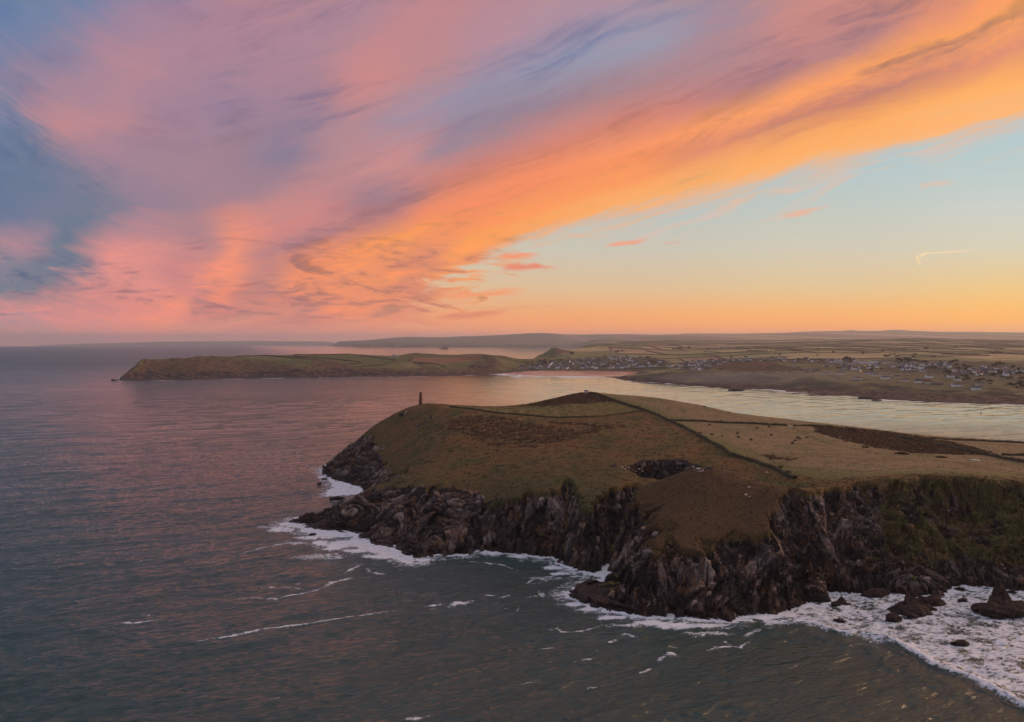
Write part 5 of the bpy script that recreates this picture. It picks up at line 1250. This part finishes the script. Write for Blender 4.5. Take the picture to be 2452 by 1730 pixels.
BIGH = [ # px, base py, width px, storeys height, roof, hip, wall mat, rot deg, dormers, label
 (2053,909,20,3.2,2.6,0,0,6,0,"long low white bungalow at the left end of the shore houses"),(2120,908,20,4.8,2.6,0,0,-8,0,"white house with grey roof behind a paler one, mid shore row"),(2149,905.5,15,3.6,3.6,0,1,-25,1,"white gabled house alone on its green plot above the shore"),
 (2166,914,20,3.0,2.8,1,0,10,0,"low white bungalow left of the two tall gabled shore houses"),(2198,917,15,4.6,4.6,0,0,-20,0,"smaller of the two tall gabled shore houses"),(2219,919,20,5.0,5.2,0,1,-22,0,"taller gabled shore house with a broad grey roof"),
 (2244,922.5,25,3.0,2.8,0,2,-5,0,"long grey bungalow just right of the tall gabled pair"),(2224,905,18,4.6,3.0,0,0,15,2,"white house with two gables above the tall gabled pair"),(2277,904.5,18,4.6,3.0,0,0,8,2,"white two-gabled house at the edge of the dark trees"),
 (2293,912,16,4.8,3.0,0,0,-12,0,"white house on the slope right of the dark trees' edge"),(2292,926,25,4.2,4.2,0,0,4,3,"big white shore house with three dormer gables"),(2338,934,22,4.0,3.8,1,0,0,2,"white house standing lowest and nearest the far shore"),
 (2346,923,17,4.6,3.4,0,1,-10,0,"cream house in the pale field behind the lowest shore house"),(2012,896.5,14,3.8,3.6,0,0,-20,0,"white gabled cottage at the top of a green track"),(2085,896,18,3.4,2.6,0,3,10,0,"pale blue cottage below the hotel row"),(2098,901,15,3.2,2.4,0,0,-6,0,"small white cottage left of the mid shore row"),
 (1896,881.5,18,4.2,2.2,1,0,4,0,"long white house alone on the green field by the brown hill"),(1954,889.5,13,4.8,2.6,0,0,-15,0,"white house right of a long white shed on the brown slope"),(1935,888,16,3.0,1.8,0,0,4,0,"long white shed on the brown slope"),(1978,896.5,19,3.4,2.6,0,0,-8,0,"white house lowest on the brown slope's right end"),
 (2070,871,22,6.5,2.0,1,0,3,0,"left block of the long white hotel row on the ridge"),(2094,870.5,20,7.5,2.0,1,0,-3,0,"tall middle block of the long white hotel row"),(2118,871.5,22,6.2,2.0,1,1,2,0,"right block of the long white hotel row on the ridge"),
 (1471,853,13,4.0,2.0,0,0,4,0,"long white farmhouse in the fields above the beach village"),(1488,854,16,3.6,2.0,0,0,0,0,"white barn range beside the farmhouse above the beach village"),(1524,854,7,4.6,2.4,0,0,10,0,"white farmhouse at the right end of the hill farm"),(1357,851.5,9,4.6,2.6,0,1,10,0,"lone pale farmhouse beside a clump of trees")]
MW = [M_WHITE, M_CREAM, M_GREYW, M_BLUEW]
HPOS = []
for i, (a_, b2, wp, h_, rh, hip, wm, rot, dm_, lab) in enumerate(BIGH):
    hp = far_hit(a_, b2)
    if hp is None: continue
    w_ = wp * mpp(hp[1]); d_ = min(9.5, w_ * .6) + 1
    HPOS.append((hp[0], hp[1], w_))
    wl, rf, ch, wn = house_parts(w_, d_, h_, rh, bool(hip), 2 if w_ > 16 else 1, dm_)
    e_ = empty("house", (hp[0], hp[1], gz_far(hp[0], hp[1]) + .4), radians(rot)); tag(e_, lab, "house", "houses of the far shore")
    wl.build("wall", [MW[wm]], e_); rf.build("roof", [M_SLATE if i % 5 else M_ROOFR], e_); [c_.build("chimney", [MW[wm]], e_) for c_ in ch]; [c_.build("window", [M_GLASS], e_) for c_ in wn]
# small houses: a few shapes, copied
def small_house(w, d, h, rh, hip, wm, rm, ch=1, dor=0):
    wl, rf, c_, wn = house_parts(w, d, h, rh, hip, ch, dor); mb = MB()
    mb.add(wl.v, wl.f, 0); mb.add(rf.v, rf.f, 1); [mb.add(k_.v, k_.f, 0) for k_ in c_]; [mb.add(k_.v, k_.f, 2) for k_ in wn]
    me = mesh_from("house", np.array(mb.v), mb.f, [wm, rm, M_GLASS], False, None, None, mb.m)
    d2 = me.data; bpy.data.objects.remove(me); return d2
SH = [("white two-storey house with grey roof", small_house(10, 7.5, 5, 3, False, M_WHITE, M_SLATE)), ("white bungalow with grey roof", small_house(13, 7.5, 3, 2.6, False, M_WHITE, M_SLATE, 1, 1)), ("cream house with hipped grey roof", small_house(10, 9, 4.6, 2.8, True, M_CREAM, M_SLATE)),
      ("grey stone house with slate roof", small_house(11, 7, 4.6, 3, False, M_GREYW, M_SLATE, 2)), ("white house with brown tiled roof", small_house(11, 8, 4.4, 3.2, False, M_WHITE, M_ROOFR)), ("pale blue house with grey roof", small_house(10, 7.5, 4.8, 3, False, M_BLUEW, M_SLATE))]
CL = [ # name of place, polygon in picture, count, mean scale
 ("in the front row above the beach", [(1243,879),(1300,880),(1400,880),(1500,879),(1585,877),(1585,881),(1500,883),(1400,884),(1300,884),(1243,883)], 38, 1.0),
 ("in the middle rows of the beach village", [(1290,872),(1330,868),(1420,864),(1500,862),(1570,866),(1600,872),(1590,877),(1500,878),(1350,878),(1280,878)], 42, .95),
 ("on the slope at the beach village's upper edge", [(1380,861),(1440,857),(1520,853),(1560,858),(1570,864),(1480,863),(1400,864)], 18, .85),
 ("in the crowded left part of the ridge village", [(1600,878),(1640,872),(1660,866),(1700,864),(1736,864),(1738,872),(1715,880),(1690,888),(1640,886),(1605,884)], 60, .95),
 ("strung along the ridge left of the brown hill's top", [(1735,863),(1800,860),(1850,859),(1850,864),(1800,867),(1740,870)], 18, .85),
 ("strung along the ridge right of the brown hill's top", [(1850,859),(1950,860),(2050,865),(2050,871),(1950,868),(1855,865)], 26, .9),
 ("in gardens below the hotel row", [(1960,874),(2050,874),(2140,875),(2140,884),(2060,888),(1970,882)], 18, .9),
 ("among trees at the centre of the right-hand village", [(2145,872),(2260,872),(2290,880),(2240,892),(2160,890)], 30, .9),
 ("scattered in the woods at the far right", [(2290,888),(2340,880),(2452,884),(2452,898),(2400,902),(2330,900),(2240,896)], 30, .95)]
def in_poly(p, L):
    c = False
    for i in range(len(L)):
        ax, ay = L[i]; bx_, by_ = L[(i + 1) % len(L)]
        if (ay > p[1]) != (by_ > p[1]) and p[0] < (bx_ - ax) * (p[1] - ay) / (by_ - ay) + ax: c = not c
    return c
nh = 0
for place_, L, cnt, sc in CL:
    x0, x1 = min(p[0] for p in L), max(p[0] for p in L); y0, y1 = min(p[1] for p in L), max(p[1] for p in L)
    k = 0; tries = 0
    while k < cnt and tries < cnt * 40:
        tries += 1
        p = (rnd.uniform(x0, x1), rnd.uniform(y0, y1))
        if not in_poly(p, L): continue
        hp = far_hit(*p)
        if hp is None: continue
        dmin = 11 if tries < cnt * 20 else 8
        if any((hp[0] - q_[0]) ** 2 + ((hp[1] - q_[1]) * .55) ** 2 < dmin ** 2 for q_ in HPOS): continue
        HPOS.append((hp[0], hp[1], 10)); t_ = rnd.choice([0, 0, 0, 1, 1, 2, 3, 3, 4, 5]); 
        o = bpy.data.objects.new("house", SH[t_][1]); col.objects.link(o)
        s_ = sc * rnd.uniform(1.05, 1.5)
        place(o, (hp[0], hp[1], gz_far(hp[0], hp[1]) + .3), rnd.choice([0, 0, 90, 180]) * pi / 180 + rnd.uniform(-.45, .45), s_)
        tag(o, SH[t_][0] + " " + place_, "house", "houses " + place_); k += 1; nh += 1
# ------------------------------------------------------------------ trees beyond the bay
def tree_mesh(name, w, h, seed, trunk=.3, n=260):
    r_ = np.random.RandomState(seed); mb = MB()
    mb.tube((0, 0, -1.0), (.1 * w, 0, h * .45), w * .07, w * .035, 6, 1)
    for k in range(4):
        a = r_.rand() * 6.28; mb.tube((.06 * w, 0, h * (.28 + .05 * k)), (w * .32 * math.cos(a), w * .32 * math.sin(a), h * (.5 + .08 * k)), w * .03, w * .012, 5, 1)
    blobs = [(r_.randn(3) * np.array([.30, .30, .13])) for _ in range(7)]
    for k in range(n):
        b0 = blobs[k % 7]; u_ = r_.randn(3); u_ /= np.linalg.norm(u_)
        c_ = np.array([0, 0, .62]) + b0 + u_ * (.14 + .11 * r_.rand()); c_ = c_ * np.array([w, w, h])
        a = r_.randn(3); a /= np.linalg.norm(a); b_ = np.cross(a, r_.randn(3)); b_ /= np.linalg.norm(b_); s_ = .075 * w * (.6 + .9 * r_.rand())
        mb.add([c_ - a * s_ - b_ * s_, c_ + a * s_ - b_ * s_ * .6, c_ + a * s_ * .8 + b_ * s_, c_ - a * s_ * .7 + b_ * s_ * .9], [(0, 1, 2, 3)], 0)
    o = mb.build(name, [M_CROWN, M_TRUNK]); d2 = o.data; bpy.data.objects.remove(o); return d2
TM = [("round bushy dark tree", "broad_tree", tree_mesh("broad_tree", 11, 9, 1)), ("tall dark pine with a flat crown", "pine_tree", tree_mesh("pine_tree", 9, 12, 2)), ("low wind-bent dark tree", "wind_bent_tree", tree_mesh("wind_bent_tree", 12, 6.5, 3))]
TC = [
 ("between houses of the beach village", [(1250,868),(1330,862),(1560,862),(1590,870),(1580,880),(1250,880)], 40, .9),
 ("behind the left part of the beach village", [(1285,868),(1300,862),(1380,860),(1400,866),(1330,872)], 12, 1.1),
 ("at the right end of the beach village", [(1530,858),(1570,858),(1590,868),(1560,872)], 14, 1.1),
 ("in the farm clump above the beach village", [(1472,842),(1494,841),(1494,845),(1472,846)], 9, 1.2),
 ("beside the lone pale farmhouse", [(1362,846),(1376,846),(1376,851),(1362,851)], 6, 1.2),
 ("on the farthest green rise", [(1610,834),(1655,834),(1655,838),(1610,838)], 10, 1.5),
 ("between houses of the ridge village", [(1610,876),(1660,864),(1740,862),(1740,870),(1690,884),(1610,884)], 26, .8),
 ("among the houses strung along the ridge", [(1745,860),(2050,862),(2050,871),(1745,868)], 20, .9),
 ("in the small dark clump left of the hotel row", [(2020,860),(2038,860),(2038,866),(2020,868)], 6, 1.3),
 ("in the dark belt right of the hotel row", [(2145,862),(2180,862),(2215,868),(2215,873),(2148,872)], 24, 1.3),
 ("among the gardens below the hotel row", [(1960,872),(2150,874),(2200,890),(2120,900),(1990,888)], 22, .8),
 ("in the wooded right-hand village", [(2215,868),(2300,868),(2452,876),(2452,900),(2300,905),(2230,890)], 50, 1.1),
 ("on the slope near the far right shore", [(2250,900),(2330,902),(2452,905),(2452,935),(2370,925),(2300,915)], 20, .9),
 ("in a hedgerow of the inland fields", [(1640,836),(1900,834),(2452,832),(2452,866),(2200,860),(1700,860)], 26, 1.3)]
for place_, L, cnt, sc in TC:
    x0, x1 = min(p[0] for p in L), max(p[0] for p in L); y0, y1 = min(p[1] for p in L), max(p[1] for p in L)
    k = 0; tries = 0
    while k < cnt and tries < cnt * 40:
        tries += 1; p = (rnd.uniform(x0, x1), rnd.uniform(y0, y1))
        if not in_poly(p, L): continue
        hp = far_hit(*p)
        if hp is None or any((hp[0] - q_[0]) ** 2 + ((hp[1] - q_[1]) * .6) ** 2 < 49 for q_ in HPOS): continue
        t_ = rnd.choice([0, 0, 1, 2]); o = bpy.data.objects.new(TM[t_][1], TM[t_][2]); col.objects.link(o)
        s_ = sc * rnd.uniform(.55, 1.0); place(o, (hp[0], hp[1], gz_far(hp[0], hp[1]) - .2), rnd.uniform(0, 6.28), (s_, s_, s_ * rnd.uniform(.85, 1.15)))
        tag(o, (TM[t_][0] + " " + place_) if len((TM[t_][0] + " " + place_).split()) <= 16 else (TM[t_][0].replace("tall ", "").replace("bushy ", "") + " " + place_), "tree", "trees " + place_); k += 1
# hedges on the long distant headland
def far_pt(px, py):
    for k in range(0, 10):
        h = far_hit(px, py + k * .7)
        if h: return h
    return sea_at(px, py) + (0,)
HD = [([(560,850),(640,852),(700,858),(780,866)], "hedge slanting down the distant headland's left green field"),([(700,854),(790,860),(870,870),(862,872)], "hedge crossing the middle green fields of the distant headland"),([(700,848),(760,848),(840,849)], "bushy hedge along the distant headland's skyline"),
      ([(860,851),(905,858),(950,864)], "hedge slanting below the low skyline farm of the distant headland"),([(988,856),(978,866),(1040,872),(1070,879)], "hedge bending around the ploughed brown field"),([(1165,852),(1210,860),(1260,868)], "hedge right of the dark hill on the distant headland"),([(760,876),(800,873),(862,872)], "hedge along the lower edge of the distant green fields"),([(950,866),(920,874),(850,880)], "hedge falling from field corner to the distant cliff top")]
for pts, lab in HD: bank("hedge", pts, lab, 3.0, 2.6, M_BUSH, far_pt, far_z, 6.0, .4, "hedge")
mbf = MB(); mbf.box(-16, 16, -4, 4, -1, 4)
h_ = far_pt(946, 853.5); wl, rf, ch, wn = house_parts(26, 8, 3.2, 2.4, False, 2, 0)
e_ = empty("farmhouse", (h_[0], h_[1], gz_far(h_[0], h_[1]))); tag(e_, "long low white farm building near the distant headland's skyline", "farmhouse"); wl.build("wall", [M_WHITE], e_); rf.build("roof", [M_SLATE], e_); [c_.build("chimney", [M_WHITE], e_) for c_ in ch]
# lit street lamps
for (a_, b2, lab) in ((2061,893.5,"lit orange street lamp beside the hotel-side cottages"),(2351,901.5,"lit yellow street lamp among the right-hand trees"),(2071,882,"lit street lamp just below the hotel row"),(2405,865.5,"small bright light in the fields at the far right")):
    hp = far_pt(a_, b2); z0 = gz_far(hp[0], hp[1])
    e_ = empty("street_lamp", (hp[0], hp[1], z0)); tag(e_, lab, "street lamp", "lit lamps of the far villages")
    mb = MB(); mb.tube((0, 0, -1), (0, 0, 6.2), .12, .08, 6); mb.tube((0, 0, 6.2), (0, -.8, 6.5), .07, .06, 6); mb.build("pole", [M_STEEL], e_)
    mb = MB(); mb.lathe([(.15, 6.1), (.5, 6.3), (.55, 6.6), (.3, 6.95)], 10)
    mb.v = [(x_, y_ - 1.0, z_) for x_, y_, z_ in mb.v]; mb.build("lamp_head", [M_LAMP], e_)

# hedges between the inland fields
def ident(x, y): return (x, y)
nhd = 0
M_HEDGE = plain('hedge_leaves', (84, 74, 54), .95, .05, .35)
for k in range(3, len(SK) - 2):
    Yk = SK[k]
    x0_ = max(.10 * Yk, 330); x1_ = .70 * Yk
    js = [j for j in range(-5, 90) if x0_ < cell_x(k, j) < x1_]
    for a in range(0, len(js) - 1, 3):
        xa, xb = cell_x(k, js[a]), cell_x(k, js[min(a + 3, len(js) - 1)])
        xs_ = np.linspace(xa, xb, 14); ys_ = strip_y(k, xs_)
        if nhd > 150 or far_z(xs_, ys_).min() < 5 + drop(xb, Yk) or rnd.random() < .12: continue
        if Yk < 3800 and xa / Yk > .2: 
            if rnd.random() < .45: continue
        bank("hedge", list(zip(xs_, ys_)), "long dark hedge crossing the inland fields beyond the villages", rnd.uniform(2.4, 4.2) * (Yk / 4500) ** .5, 3.5, M_HEDGE, ident, far_z, 9.0, .55, "hedge", 0, "hedges of the inland fields"); nhd += 1
    if Yk < 7000:
        for j in js[::1]:
            if rnd.random() < .35 or nhd > 285: continue
            x_ = cell_x(k, j); ya = float(strip_y(k, np.array([x_]))[0]); yb = float(strip_y(k + 1, np.array([x_]))[0])
            if far_z(np.array([x_]), np.array([ya]))[0] < 8: continue
            yy_ = np.linspace(ya, yb, 5); xx_ = x_ - 0.12 * (yy_ - SK[k]) * math.sin((k + 1) * 2.1)
            bank("hedge", list(zip(xx_, yy_)), "short dark hedge dividing two inland fields beyond the villages", rnd.uniform(2.5, 4.5), 2.2, M_HEDGE, ident, far_z, 9.0, .5, "hedge", 0, "hedges of the inland fields"); nhd += 1
# ------------------------------------------------------------------ air
hv = [(-31000, -300, -420), (43000, -300, -420), (43000, 52000, -420), (-31000, 52000, -420), (-31000, -300, 455), (43000, -300, 455), (43000, 52000, 455), (-31000, 52000, 455)]
m_haze = bpy.data.materials.new("haze"); m_haze.use_nodes = True
t = m_haze.node_tree; t.nodes.clear(); g = G(t)
pv = g.new('ShaderNodeVolumePrincipled'); mo = g.new('ShaderNodeOutputMaterial')
pv.inputs['Color'].default_value = (0.86, 0.88, 1.0, 1); pv.inputs['Density'].default_value = 0.000031; pv.inputs['Anisotropy'].default_value = 0.3
t.links.new(pv.outputs[0], mo.inputs['Volume'])
o = mesh_from("haze", np.array(hv), [(3,2,1,0),(4,5,6,7),(0,1,5,4),(1,2,6,5),(2,3,7,6),(3,0,4,7)], m_haze, False)
tag(o, kind='stuff')

# thin sea mist lying in the low ground by the far shore
import bmesh
m_mist = bpy.data.materials.new("mist"); m_mist.use_nodes = True
t = m_mist.node_tree; t.nodes.clear(); g = G(t)
pv = g.new('ShaderNodeVolumePrincipled'); mo = g.new('ShaderNodeOutputMaterial')
pv.inputs['Color'].default_value = (0.92, 0.96, 1.0, 1); pv.inputs['Density'].default_value = 0.0005
t.links.new(pv.outputs[0], mo.inputs['Volume'])
for (cx_, cy_, cz_, rx_, ry_, rz_) in ((820, 2330, 20, 420, 190, 22), (1350, 2750, 42, 330, 170, 18)):
    bm = bmesh.new(); bmesh.ops.create_icosphere(bm, subdivisions=4, radius=1.0); me = bpy.data.meshes.new("mist"); bm.to_mesh(me); bm.free(); me.materials.append(m_mist)
    o = bpy.data.objects.new("mist", me); col.objects.link(o); o.location = (cx_, cy_, cz_); o.scale = (rx_, ry_, rz_); tag(o, kind='stuff')
